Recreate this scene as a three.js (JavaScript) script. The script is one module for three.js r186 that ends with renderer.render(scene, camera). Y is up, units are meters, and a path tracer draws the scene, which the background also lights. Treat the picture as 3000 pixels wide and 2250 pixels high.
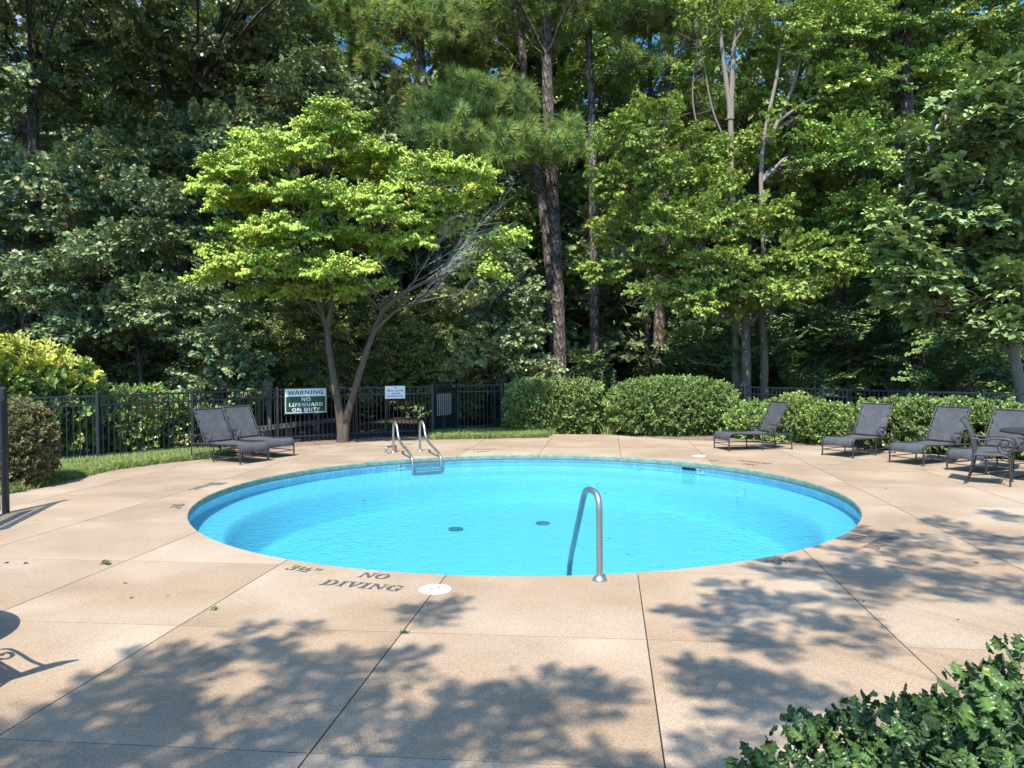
import * as THREE from 'three';
import { Sky } from 'three/addons/objects/Sky.js';
import { mergeGeometries } from 'three/addons/utils/BufferGeometryUtils.js';
import { Brush, Evaluator, SUBTRACTION } from 'three-bvh-csg';

// ---------------------------------------------------------------- camera, sky, sun, exposure
const scene = new THREE.Scene();
const CAM_H = 1.72, FPX = 2250, rad = THREE.MathUtils.degToRad;
const camera = new THREE.PerspectiveCamera(2 * Math.atan(1125 / FPX) * 180 / Math.PI, 4 / 3, 0.1, 1500);
camera.position.set(0, CAM_H, 0);
camera.rotation.order = 'YXZ';
camera.rotation.set(-Math.atan(56 / FPX), 0, rad(-0.3));
camera.updateMatrixWorld(true);

const SUN_EL = rad(59), SUN_AZ = rad(14);                      // behind the camera, a little to the left
const sunDir = new THREE.Vector3(-Math.sin(SUN_AZ) * Math.cos(SUN_EL), Math.sin(SUN_EL), Math.cos(SUN_AZ) * Math.cos(SUN_EL));
const sky = new Sky();
sky.name = 'sky'; sky.scale.setScalar(1000); sky.userData.kind = 'structure';
Object.assign(sky.material.uniforms.sunPosition, { value: sunDir.clone() });
sky.material.uniforms.turbidity.value = 6; sky.material.uniforms.rayleigh.value = 2.0; sky.material.uniforms.mieCoefficient.value = 0.006;
sky.material.uniforms.cloudCoverage.value = 0.36; sky.material.uniforms.cloudDensity.value = 0.5; sky.material.uniforms.cloudElevation.value = 0.5;
scene.add(sky);
scene.environmentIntensity = 0.105;
const sun = new THREE.DirectionalLight(new THREE.Color(1.0, 0.95, 0.86), 5);
sun.name = 'sun'; sun.position.copy(sunDir).multiplyScalar(60); sun.castShadow = true;
sun.shadow.mapSize.set(4096, 4096); sun.shadow.radius = 1;
Object.assign(sun.shadow.camera, { left: -30, right: 30, top: 40, bottom: -20, near: 1, far: 160 });
scene.add(sun, sun.target);
const renderer = new THREE.WebGLRenderer({ antialias: true });
renderer.toneMapping = THREE.LinearToneMapping;
renderer.toneMappingExposure = 2.0;
renderer.shadowMap.enabled = true;

// ---------------------------------------------------------------- helpers
function rng(seed) { let s = seed >>> 0; return () => { s = (s + 0x6d2b79f5) | 0; let t = Math.imul(s ^ (s >>> 15), 1 | s); t = (t + Math.imul(t ^ (t >>> 7), 61 | t)) ^ t; return ((t ^ (t >>> 14)) >>> 0) / 4294967296; }; }
const V = (x, y, z) => new THREE.Vector3(x, y, z);
const lin = (r, g, b) => new THREE.Color().setRGB(r, g, b);
const lerp = THREE.MathUtils.lerp, clamp = THREE.MathUtils.clamp;
function ray(px, py) { return V((px - 1500) / FPX, -(py - 1125) / FPX, -1).applyQuaternion(camera.quaternion); }
function ground(px, py, h = 0) { const r = ray(px, py), t = (h - CAM_H) / r.y; return V(r.x * t, h, r.z * t); }       // a spot on the ground seen in the survey photo
function at(px, py, d) { const r = ray(px, py), t = d / -r.z; return V(r.x * t, CAM_H + r.y * t, -d); }                  // a spot at a known distance
const used = new Map();
function numbered(n) { const k = used.get(n) || 0; used.set(n, k + 1); return k ? n + '_' + String(k).padStart(3, '0') : n; }
function shade(o) { o.castShadow = true; o.receiveShadow = true; return o; }
function mesh(name, geo, mat, parent) { const m = shade(new THREE.Mesh(geo, mat)); m.name = name; if (parent) parent.add(m); return m; }
function thing(name, label, category, pos, turn = 0, group) {
  const o = new THREE.Group(); o.name = numbered(name); if (pos) o.position.copy(pos); o.rotation.y = turn;
  o.userData = { label, category }; if (group) o.userData.group = group; scene.add(o); return o;
}
function structure(name, geo, mat) { const m = mesh(numbered(name), geo, mat); m.userData.kind = 'structure'; scene.add(m); return m; }
function copy(src, pos, turn, label) { const c = src.clone(); c.name = numbered(src.name.replace(/_\d{3}$/, '')); c.userData = { ...src.userData }; if (label) c.userData.label = label; if (pos) c.position.copy(pos); c.rotation.set(0, turn, 0); scene.add(c); return c; }
function box(w, h, d, x = 0, y = 0, z = 0) { const g = new THREE.BoxGeometry(w, h, d); g.translate(x, y, z); return g; }
function merge(list) { return mergeGeometries(list.map((g) => (g.index ? g.toNonIndexed() : g))); }
// a tube through points, with a radius at each
function tube(pts, radii, sides = 8, caps = true) {
  const n = pts.length, R = (i) => (Array.isArray(radii) ? radii[i] : radii), pos = [], nor = [], uv = [], idx = [];
  let nrm = null, len = 0;
  const put = (p, d, r, q, u) => { pos.push(p.x + d.x * r, p.y + d.y * r, p.z + d.z * r); nor.push(q.x, q.y, q.z); uv.push(u, len); };
  const ends = [];
  for (let i = 0; i < n; i++) {
    const t = V(0, 0, 0).subVectors(pts[Math.min(i + 1, n - 1)], pts[Math.max(i - 1, 0)]).normalize();
    if (!nrm) nrm = Math.abs(t.y) < 0.9 ? V(0, 1, 0) : V(1, 0, 0);
    nrm = nrm.clone().addScaledVector(t, -nrm.dot(t)).normalize();
    const b = V(0, 0, 0).crossVectors(t, nrm); if (i) len += pts[i].distanceTo(pts[i - 1]);
    const ring = [];
    for (let s = 0; s <= sides; s++) {
      const a = (s / sides) * Math.PI * 2, d = nrm.clone().multiplyScalar(Math.cos(a)).addScaledVector(b, Math.sin(a)); ring.push(d);
      put(pts[i], d, R(i), d, (s / sides) * Math.PI * 2 * R(0));
      if (i < n - 1 && s < sides) { const k = i * (sides + 1) + s; idx.push(k, k + 1, k + sides + 1, k + 1, k + sides + 2, k + sides + 1); }
    }
    if (i === 0 || i === n - 1) ends.push([i, i ? t : t.clone().negate(), ring]);
  }
  if (caps) for (const [i, q, ring] of ends) {
    const c = pos.length / 3; put(pts[i], q, 0, q, 0); for (let s = 0; s <= sides; s++) put(pts[i], ring[s], R(i), q, 0);
    for (let s = 0; s < sides; s++) if (i) idx.push(c, c + 1 + s, c + 2 + s); else idx.push(c, c + 2 + s, c + 1 + s);
  }
  const g = new THREE.BufferGeometry();
  g.setAttribute('position', new THREE.Float32BufferAttribute(pos, 3)); g.setAttribute('normal', new THREE.Float32BufferAttribute(nor, 3)); g.setAttribute('uv', new THREE.Float32BufferAttribute(uv, 2)); g.setIndex(idx);
  return g;
}
function curve(pts, n) { return new THREE.CatmullRomCurve3(pts, false, 'centripetal').getPoints(n); }
// round-cornered polyline: corners replaced by arcs of about radius r
function bend(pts, r, n = 5) {
  const out = [pts[0].clone()];
  for (let i = 1; i < pts.length - 1; i++) {
    const a = pts[i - 1].clone().sub(pts[i]), b = pts[i + 1].clone().sub(pts[i]); const q = Math.min(r, a.length() * 0.49, b.length() * 0.49);
    const p0 = pts[i].clone().addScaledVector(a.normalize(), q), p1 = pts[i].clone().addScaledVector(b.normalize(), q);
    for (let k = 0; k <= n; k++) { const t = k / n; out.push(p0.clone().multiplyScalar((1 - t) * (1 - t)).addScaledVector(pts[i], 2 * t * (1 - t)).addScaledVector(p1, t * t)); }
  }
  out.push(pts[pts.length - 1].clone()); return out;
}
// a band that follows a profile (points x, y) and is w wide along z
function band(profile, thick, w) {
  const up = [], dn = [];
  profile.forEach((p, i) => { const a = profile[Math.max(i - 1, 0)], b = profile[Math.min(i + 1, profile.length - 1)]; const l = Math.hypot(b[0] - a[0], b[1] - a[1]); const nx = -(b[1] - a[1]) / l, ny = (b[0] - a[0]) / l; up.push(new THREE.Vector2(p[0] + nx * thick / 2, p[1] + ny * thick / 2)); dn.push(new THREE.Vector2(p[0] - nx * thick / 2, p[1] - ny * thick / 2)); });
  const g = new THREE.ExtrudeGeometry(new THREE.Shape([...up, ...dn.reverse()]), { depth: w, bevelEnabled: false, steps: 1 }); g.translate(0, 0, -w / 2); return g;
}
// tiling value noise, period cells
function tileNoise(seed, period) { const r = rng(seed), t = Float32Array.from({ length: period * period }, r); return (x, y) => { const ix = Math.floor(x), iy = Math.floor(y); let fx = x - ix, fy = y - iy; fx = fx * fx * (3 - 2 * fx); fy = fy * fy * (3 - 2 * fy); const m = (a) => ((a % period) + period) % period, g = (a, b) => t[m(b) * period + m(a)]; return lerp(lerp(g(ix, iy), g(ix + 1, iy), fx), lerp(g(ix, iy + 1), g(ix + 1, iy + 1), fx), fy); }; }
function fbm(seed, period, oct) { const ns = Array.from({ length: oct }, (_, i) => tileNoise(seed + i * 77, period << i)); return (u, v) => { let s = 0, a = 0.5, w = 0; ns.forEach((n, i) => { s += a * n(u * (period << i), v * (period << i)); w += a; a *= 0.55; }); return s / w; }; }
function dataTexture(size, fn, srgb = true) {
  const d = new Uint8Array(size * size * 4); let o = 0;
  for (let y = 0; y < size; y++) for (let x = 0; x < size; x++) { const c = fn(x / size, y / size); d[o++] = clamp(c[0] * 255, 0, 255); d[o++] = clamp(c[1] * 255, 0, 255); d[o++] = clamp(c[2] * 255, 0, 255); d[o++] = 255; }
  const t = new THREE.DataTexture(d, size, size); t.wrapS = t.wrapT = THREE.RepeatWrapping; t.magFilter = t.minFilter = THREE.LinearFilter; if (srgb) t.colorSpace = THREE.SRGBColorSpace; t.needsUpdate = true; return t;
}
function rep(t, m) { const c = t.clone(); c.repeat.set(1 / m, 1 / m); c.needsUpdate = true; return c; }      // uv are metres: one tile is m metres

// ---------------------------------------------------------------- surface materials
const coarse = fbm(11, 4, 5), mid = fbm(23, 16, 4), fine = tileNoise(5, 1024), fine2 = tileNoise(6, 512);
// exposed-aggregate concrete: sand and pebble grain, worn grey patches
const wide = fbm(311, 2, 4), blot = fbm(97, 7, 3), spots = (() => { const R = rng(404), l = []; for (let i = 0; i < 260; i++) l.push([R(), R(), 0.0004 + 0.0013 * R() * R(), 0.12 + 0.3 * R()]); const grid = new Map(); l.forEach((q) => { const k = Math.floor(q[0] * 32) + 32 * Math.floor(q[1] * 32); if (!grid.has(k)) grid.set(k, []); grid.get(k).push(q); }); return (u, v) => { let d = 0; for (const q of grid.get(Math.floor(u * 32) + 32 * Math.floor(v * 32)) || []) if (Math.hypot(u - q[0], (v - q[1]) * 1.6) < q[2]) d = Math.max(d, q[3]); return d; }; })();
const deckMap = dataTexture(2048, (u, v) => {
  const g = fine(u * 2048, v * 2048), p = fine2(u * 1024, v * 1024), st = wide(u, v), m = blot(u, v), c = coarse(u, v);
  let k = 0.85 + 0.24 * (g - 0.5) + 0.20 * (p - 0.5) + 0.30 * (st - 0.5) + 0.24 * (m - 0.5) + 0.10 * (c - 0.5);
  if (g > 0.95) k += 0.12; if (p < 0.05) k -= 0.16; k *= 1 - spots(u, v);
  const grey = clamp((0.6 * st + 0.4 * m - 0.47) * 3.2, 0, 0.75);
  return [k * lerp(0.660, 0.604, grey), k * lerp(0.560, 0.546, grey), k * lerp(0.452, 0.472, grey)];
});
const deckBump = dataTexture(512, (u, v) => { const k = 0.5 * fine2(u * 512, v * 512) + 0.5 * fine(u * 1024, v * 1024); return [k, k, k]; }, false);
const M = {};
M.deck = [0, 1, 2, 3].map((i) => new THREE.MeshStandardMaterial({ map: rep(deckMap, 4.4), bumpMap: rep(deckBump, 1.1), bumpScale: 0.002, roughness: 0.93, color: [lin(0.955, 0.945, 0.93), lin(0.985, 0.97, 0.95), lin(0.935, 0.93, 0.92), lin(0.97, 0.95, 0.925)][i] }));
const litter = dataTexture(512, (u, v) => { const a = mid(u, v), b = fine2(u * 512, v * 512), c = coarse(u, v); const k = 0.5 + 0.6 * (a - 0.5) + 0.5 * (b - 0.5); return [k * lerp(0.42, 0.34, c), k * lerp(0.31, 0.27, c), k * lerp(0.22, 0.17, c)]; });
M.soil = new THREE.MeshStandardMaterial({ map: rep(litter, 1.6), roughness: 1, bumpMap: rep(litter, 1.6), bumpScale: 0.02 });
M.black = new THREE.MeshStandardMaterial({ color: lin(0.016, 0.017, 0.021), roughness: 0.45, metalness: 0.1 });
M.iron = new THREE.MeshStandardMaterial({ color: lin(0.028, 0.027, 0.028), roughness: 0.5, metalness: 0.1 });
M.steel = new THREE.MeshStandardMaterial({ color: lin(0.34, 0.33, 0.315), roughness: 0.38, metalness: 0.85 });
const weave = dataTexture(512, (u, v) => { const d = coarse(u * 1, v * 1), m = mid(u, v), f = fine2(u * 512, v * 512); const w = ((Math.floor(u * 256) + Math.floor(v * 256)) & 1) * 0.03; const k = 0.225 + w + 0.10 * (f - 0.5) + 0.16 * Math.max(0, d - 0.45) + 0.08 * (m - 0.5); return [k, k, k * 1.03]; });
M.sling = new THREE.MeshStandardMaterial({ map: rep(weave, 0.9), roughness: 0.8 });
M.white = new THREE.MeshStandardMaterial({ color: lin(0.5, 0.5, 0.48), roughness: 0.5 });
const woodMap = dataTexture(256, (u, v) => { const g = fbmWood(u, v); return [0.52 * g, 0.47 * g, 0.42 * g]; });
function fbmWood(u, v) { return 0.75 + 0.5 * (mid(u * 1, v * 0.125) - 0.5) + 0.3 * (fine2(u * 256, v * 16) - 0.5); }
M.wood = new THREE.MeshStandardMaterial({ map: rep(woodMap, 0.6), roughness: 0.9 });
// ---------------------------------------------------------------- ground, deck, pool
const POOL = (() => { const n = ground(1531, 1688), f = ground(1531, 1333), c = n.clone().add(f).multiplyScalar(0.5); return { x: c.x, z: c.z, r: n.distanceTo(f) / 2 }; })();
{
  const s = new THREE.Shape([[-400, -400], [400, -400], [400, 400], [-400, 400]].map((p) => new THREE.Vector2(...p)));
  const hole = new THREE.Path(); hole.absarc(POOL.x, -POOL.z, POOL.r + 0.12, 0, Math.PI * 2, true); s.holes.push(hole);
  const g = new THREE.ShapeGeometry(s, 64); g.rotateX(-Math.PI / 2); g.translate(0, -0.05, 0);
  structure('ground', g, M.soil);
}
// deck outline (x, depth) round the pool; slabs lie on a grid turned a few degrees
const outline = [[33, 1446], [219, 1403], [331, 1376], [500, 1355], [563, 1348], [680, 1335], [880, 1308], [1100, 1294], [1280, 1288], [1498, 1284], [1600, 1282], [1615, 1272], [1790, 1273], [1860, 1280], [2000, 1288], [2100, 1292], [2350, 1305], [2600, 1320], [2850, 1340]].map(([x, y]) => { const p = ground(x, y); return [p.x, -p.z]; });
outline.push([9.6, 13.0], [10.4, 11], [10.6, 6], [10.2, 3.2], [3.2, 3.0], [0.95, 2.2], [0.62, 1.4], [0.6, -3.4], [-9.5, -3.4], [-9.5, 9.0], [-7.2, 9.6]);
const TU = 0.125, TV = 0.1, uLines = [-12.0, -10.5, -8.95, -7.4, -5.86, -4.28, -2.85, -1.33, 0.24, 1.8, 3.43, 5.03, 6.6, 8.2, 9.8], vLines = [-4.5, -3.0, -1.45, 0.12, 1.7, 3.28, 4.84, 6.43, 8.05, 9.65, 11.2, 12.8, 14.4, 16.0, 17.6, 19.2];
function clip(poly, a, b, c) {            // keep a*x + b*y <= c
  const out = []; poly.forEach((p, i) => { const q = poly[(i + 1) % poly.length], fp = a * p[0] + b * p[1] - c, fq = a * q[0] + b * q[1] - c; if (fp <= 0) out.push(p); if (fp * fq < 0) { const t = fp / (fp - fq); out.push([lerp(p[0], q[0], t), lerp(p[1], q[1], t)]); } }); return out;
}
const deck = new THREE.Group(); deck.name = 'deck'; deck.userData = { kind: 'structure', label: 'tan exposed aggregate concrete pool deck cut into square slabs' }; scene.add(deck);
{
  const ev = new Evaluator(); ev.attributes = ['position', 'normal', 'uv'];
  const cyl = new Brush(new THREE.CylinderGeometry(POOL.r, POOL.r, 1, 256)); cyl.position.set(POOL.x, 0, POOL.z); cyl.updateMatrixWorld();
  const R = rng(91), gap = 0.004; let n = 0;
  for (let i = 0; i < uLines.length - 1; i++) for (let j = 0; j < vLines.length - 1; j++) {
    let p = outline; p = clip(p, -1, TU, -(uLines[i] + gap)); p = p.length && clip(p, 1, -TU, uLines[i + 1] - gap); p = p.length && clip(p, -TV, -1, -(vLines[j] + gap)); p = p.length && clip(p, TV, 1, vLines[j + 1] - gap);
    if (!p || p.length < 3) continue;
    const area = Math.abs(p.reduce((s, a, k) => { const b = p[(k + 1) % p.length]; return s + a[0] * b[1] - b[0] * a[1]; }, 0)) / 2; if (area < 0.02) continue;
    const dmin = Math.min(...p.map((q) => Math.hypot(q[0] - POOL.x, q[1] + POOL.z))), dmax = Math.max(...p.map((q) => Math.hypot(q[0] - POOL.x, q[1] + POOL.z)));
    if (dmax < POOL.r) continue;
    let g = new THREE.ExtrudeGeometry(new THREE.Shape(p.map((q) => new THREE.Vector2(q[0], q[1]))), { depth: 0.09, bevelEnabled: false }); g.rotateX(-Math.PI / 2); g.translate(0, -0.09, 0);
    if (dmin < POOL.r + 1.6) { const b = new Brush(g); b.updateMatrixWorld(); g = ev.evaluate(b, cyl, SUBTRACTION).geometry; if (!g.attributes.position.count) continue; }
    const uv = g.attributes.uv, ox = R() * 7, oy = R() * 7, sw = R() > 0.5; for (let k = 0; k < uv.count; k++) { const a = uv.getX(k) + ox, b2 = uv.getY(k) + oy; uv.setXY(k, sw ? b2 : a, sw ? -a : b2); }
    mesh('slab', g, M.deck[Math.floor(R() * 4)], deck); n++;
  }
}
// pool: shell, waterline tiles, deck-edge coping, water
M.shell = new THREE.MeshStandardMaterial({ color: lin(0.35, 0.52, 0.59), roughness: 0.7 });
M.tile = [lin(0.46, 0.56, 0.68), lin(0.50, 0.60, 0.71), lin(0.42, 0.53, 0.65)].map((c) => new THREE.MeshStandardMaterial({ color: c, roughness: 0.25 }));
M.grout = new THREE.MeshStandardMaterial({ color: lin(0.5, 0.6, 0.7), roughness: 0.9 });
const edgeMap = dataTexture(256, (u, v) => { const k = 0.9 + 0.4 * (mid(u, v) - 0.5) + 0.25 * (fine2(u * 256, v * 256) - 0.5), c = coarse(u, v); return [k * lerp(0.36, 0.44, c), k * lerp(0.51, 0.54, c), k * lerp(0.46, 0.47, c)]; });
M.coping = new THREE.MeshStandardMaterial({ map: rep(edgeMap, 0.8), roughness: 0.85 });
const basin = new THREE.Group(); basin.name = 'pool_basin'; basin.userData = { kind: 'structure', label: 'round pale blue swimming pool basin with a ledge' }; basin.position.set(POOL.x, 0, POOL.z); scene.add(basin);
const WATER_Y = -0.115;
{
  const r = POOL.r, prof = [[0, -0.88], [r - 1.4, -0.84], [r - 0.72, -0.79], [r - 0.64, -0.75], [r - 0.46, -0.42], [r - 0.41, -0.345], [r - 0.36, -0.32], [r - 0.14, -0.295], [r - 0.05, -0.26], [r + 0.035, -0.215], [r + 0.045, -0.20], [r + 0.045, -0.055], [r + 0.2, -0.052]];
  mesh('shell', new THREE.LatheGeometry(prof.map((p) => new THREE.Vector2(...p)), 192), M.shell, basin);
  // coping face: cut where the deck joints reach the edge
  const cuts = [];
  for (const u of uLines) { // x - TU*d = u with d = -z: points on the circle
    const cx = POOL.x, cd = -POOL.z; const A = 1 + TU * TU, B = 2 * (TU * (u - cx) - cd), C = (u - cx) ** 2 + cd * cd - r * r, D = B * B - 4 * A * C; if (D < 0) continue;
    for (const s of [-1, 1]) { const d = (-B + s * Math.sqrt(D)) / (2 * A), x = u + TU * d; cuts.push(Math.atan2(-(d - cd), x - cx)); }
  }
  cuts.sort((a, b) => a - b);
  cuts.forEach((a0, i) => {
    const a1 = i + 1 < cuts.length ? cuts[i + 1] : cuts[0] + Math.PI * 2, g0 = 0.0014, span = a1 - a0 - 2 * g0; if (span < 0.01) return;
    const pr = [[r + 0.045, -0.088], [r + 0.004, -0.088], [r - 0.006, -0.080], [r - 0.010, -0.06], [r - 0.010, -0.018], [r - 0.006, -0.006], [r - 0.001, -0.001]].map((p) => new THREE.Vector2(...p));
    // lathe angle phi: x = r sin(phi), z = r cos(phi); ours: x = r cos(a), z = r sin(a)
    const g = new THREE.LatheGeometry(pr, Math.max(2, Math.ceil(span * 30)), Math.PI / 2 - a1 + g0, span);
    const uv = g.attributes.uv, p = g.attributes.position; for (let k = 0; k < uv.count; k++) uv.setXY(k, Math.atan2(p.getZ(k), p.getX(k)) * r, p.getY(k));
    mesh('coping', g, M.coping, basin);
  });
  // one tile, set round the waterline
  const N = 258, w = (Math.PI * 2 * (r + 0.04)) / N - 0.006, tg = box(w, 0.104, 0.012); const RT = rng(7);
  const skip = [];
  for (let i = 0; i < N; i++) {
    const a = (i / N) * Math.PI * 2, m = mesh('tile', tg, M.tile[Math.floor(RT() * 3)], basin);
    m.position.set(Math.cos(a) * (r + 0.037), -0.146, Math.sin(a) * (r + 0.037)); m.rotation.y = Math.PI / 2 - a;
  }
  const gr = new THREE.CylinderGeometry(r + 0.0425, r + 0.0425, 0.13, 192, 1, true); gr.translate(0, -0.15, 0); mesh('grout', gr, M.grout, basin);
  const caulk = new THREE.CylinderGeometry(r + 0.02, r + 0.02, 0.007, 192, 1, true); caulk.translate(0, -0.0925, 0); mesh('sealant_line', caulk, new THREE.MeshStandardMaterial({ color: lin(0.62, 0.64, 0.58), roughness: 0.8, side: THREE.DoubleSide }), basin);
  // drains on the floor
  const drainMat = new THREE.MeshStandardMaterial({ color: lin(0.10, 0.17, 0.20), roughness: 0.6 });
  for (const [px, py] of [[1335, 1550], [1590, 1533]]) {
    const p = ground(px, py, -0.84), lx = p.x - POOL.x, lz = p.z - POOL.z;
    const rings = [new THREE.TorusGeometry(0.105, 0.012, 6, 28)]; for (const q of [0.03, 0.055, 0.08]) rings.push(new THREE.TorusGeometry(q, 0.006, 5, 24)); const g = merge(rings); g.rotateX(Math.PI / 2); const m = mesh('drain_grate', g, drainMat, basin); m.position.set(lx, -0.835, lz);
  }
}
{ // water
  const wn = [fbm(301, 8, 4), fbm(555, 16, 3), fbm(777, 32, 3)];
  const rip = dataTexture(1024, (u, v) => { const a = wn[0](u + 0.05 * wn[1](u, v), v), b = wn[1](u, v), c = wn[2](u, v); const ridge = (q) => 1 - Math.abs(2 * q - 1); const k = 0.45 * ridge(a) + 0.35 * ridge(b) + 0.2 * ridge(c); return [k, k, k]; }, false);
  M.water = new THREE.MeshPhysicalMaterial({ color: lin(0.385, 0.80, 0.89), transmission: 1, thickness: 0, roughness: 0.03, ior: 1.33, bumpMap: rep(rip, 1.3), bumpScale: 0.02 });
  const g = new THREE.CircleGeometry(POOL.r + 0.03, 160); const uv = g.attributes.uv, p = g.attributes.position; for (let k = 0; k < uv.count; k++) uv.setXY(k, p.getX(k), p.getY(k)); g.rotateX(-Math.PI / 2);
  const w = structure('pool_water', g, M.water); w.position.set(POOL.x, WATER_Y, POOL.z);
}
// ---------------------------------------------------------------- stainless pool ladder and handrail
{
  const bl = ground(1154, 1326), br = ground(1229, 1321), c = V(POOL.x, 0, POOL.z), t = thing('pool_ladder', 'stainless steel pool ladder with two arched grab rails and treads', 'ladder', bl.clone().add(br).multiplyScalar(0.5));
  const inw = c.clone().sub(t.position).setY(0).normalize(), side = V(-inw.z, 0, inw.x); if (side.x < 0) side.negate(); const w = bl.distanceTo(br) / 2, r = 0.024;
  const P = (s, f, y) => side.clone().multiplyScalar(s * w).addScaledVector(inw, f).setY(y);
  const reach = t.position.distanceTo(c) - POOL.r;
  for (const s of [-1, 1]) {
    const pts = curve([P(s, 0, 0), P(s, 0, 0.25), P(s, 0.005, 0.45), P(s, 0.05, 0.575), P(s, 0.15, 0.605), P(s, 0.26, 0.53), P(s, 0.40, 0.3), P(s, reach + 0.08, 0.02), P(s, reach + 0.115, -0.12), P(s, reach + 0.12, -0.33)], 40);
    const rail = mesh('rail', tube(pts, r, 14), M.steel, t);
    const fl = new THREE.LatheGeometry([[0, 0.035], [0.026, 0.034], [0.045, 0.018], [0.052, 0.004], [0.052, 0.001]].map((p) => new THREE.Vector2(...p)), 20); const f = mesh('base_flange', fl, M.steel, rail); f.position.copy(P(s, 0, 0));
  }
  for (const y of [-0.15, -0.21, -0.27]) { const g = box(2 * w, 0.02, 0.07); g.rotateY(Math.atan2(-side.z, side.x)); const m = mesh('tread', g, M.steel, t); m.position.copy(P(0, reach + 0.12, y)); }
  const a = ground(1131, 1329), b = ground(1160, 1321), h = thing('deck_grab_handle', 'low bent steel handle bolted to the deck beside the pool ladder', 'handle', a);
  const q = b.clone().sub(a);
  mesh('bar', tube(bend([V(0, 0, 0), V(0.005, 0.125, 0), V(q.x, 0.105, q.z), q.clone()], 0.05), 0.02, 12), M.steel, h);
  const f2 = mesh('base_flange', new THREE.CylinderGeometry(0.036, 0.042, 0.016, 18), M.steel, h); f2.position.set(0, 0.008, 0);
}
{
  const b = ground(1757, 1700), t = thing('pool_handrail', 'polished steel handrail bending from the deck edge down into the water', 'handrail', b);
  const top = at(1716, 1428, -b.z + 0.32).sub(b), wet = ground(1671, 1638, WATER_Y).sub(b), dn = wet.clone().sub(top); const deep = V(wet.x - 0.02, -0.37, wet.z - 0.03);
  const knee = V(0.0, top.y - 0.005, -0.02);
  mesh('rail', tube(bend([V(0, 0, 0), knee, top, wet, deep], 0.13, 9), 0.0255, 18), M.steel, t);
  mesh('base_flange', new THREE.LatheGeometry([[0, 0.045], [0.027, 0.044], [0.046, 0.03], [0.058, 0.008], [0.058, 0.001]].map((p) => new THREE.Vector2(...p)), 28), M.steel, t);
}
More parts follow.
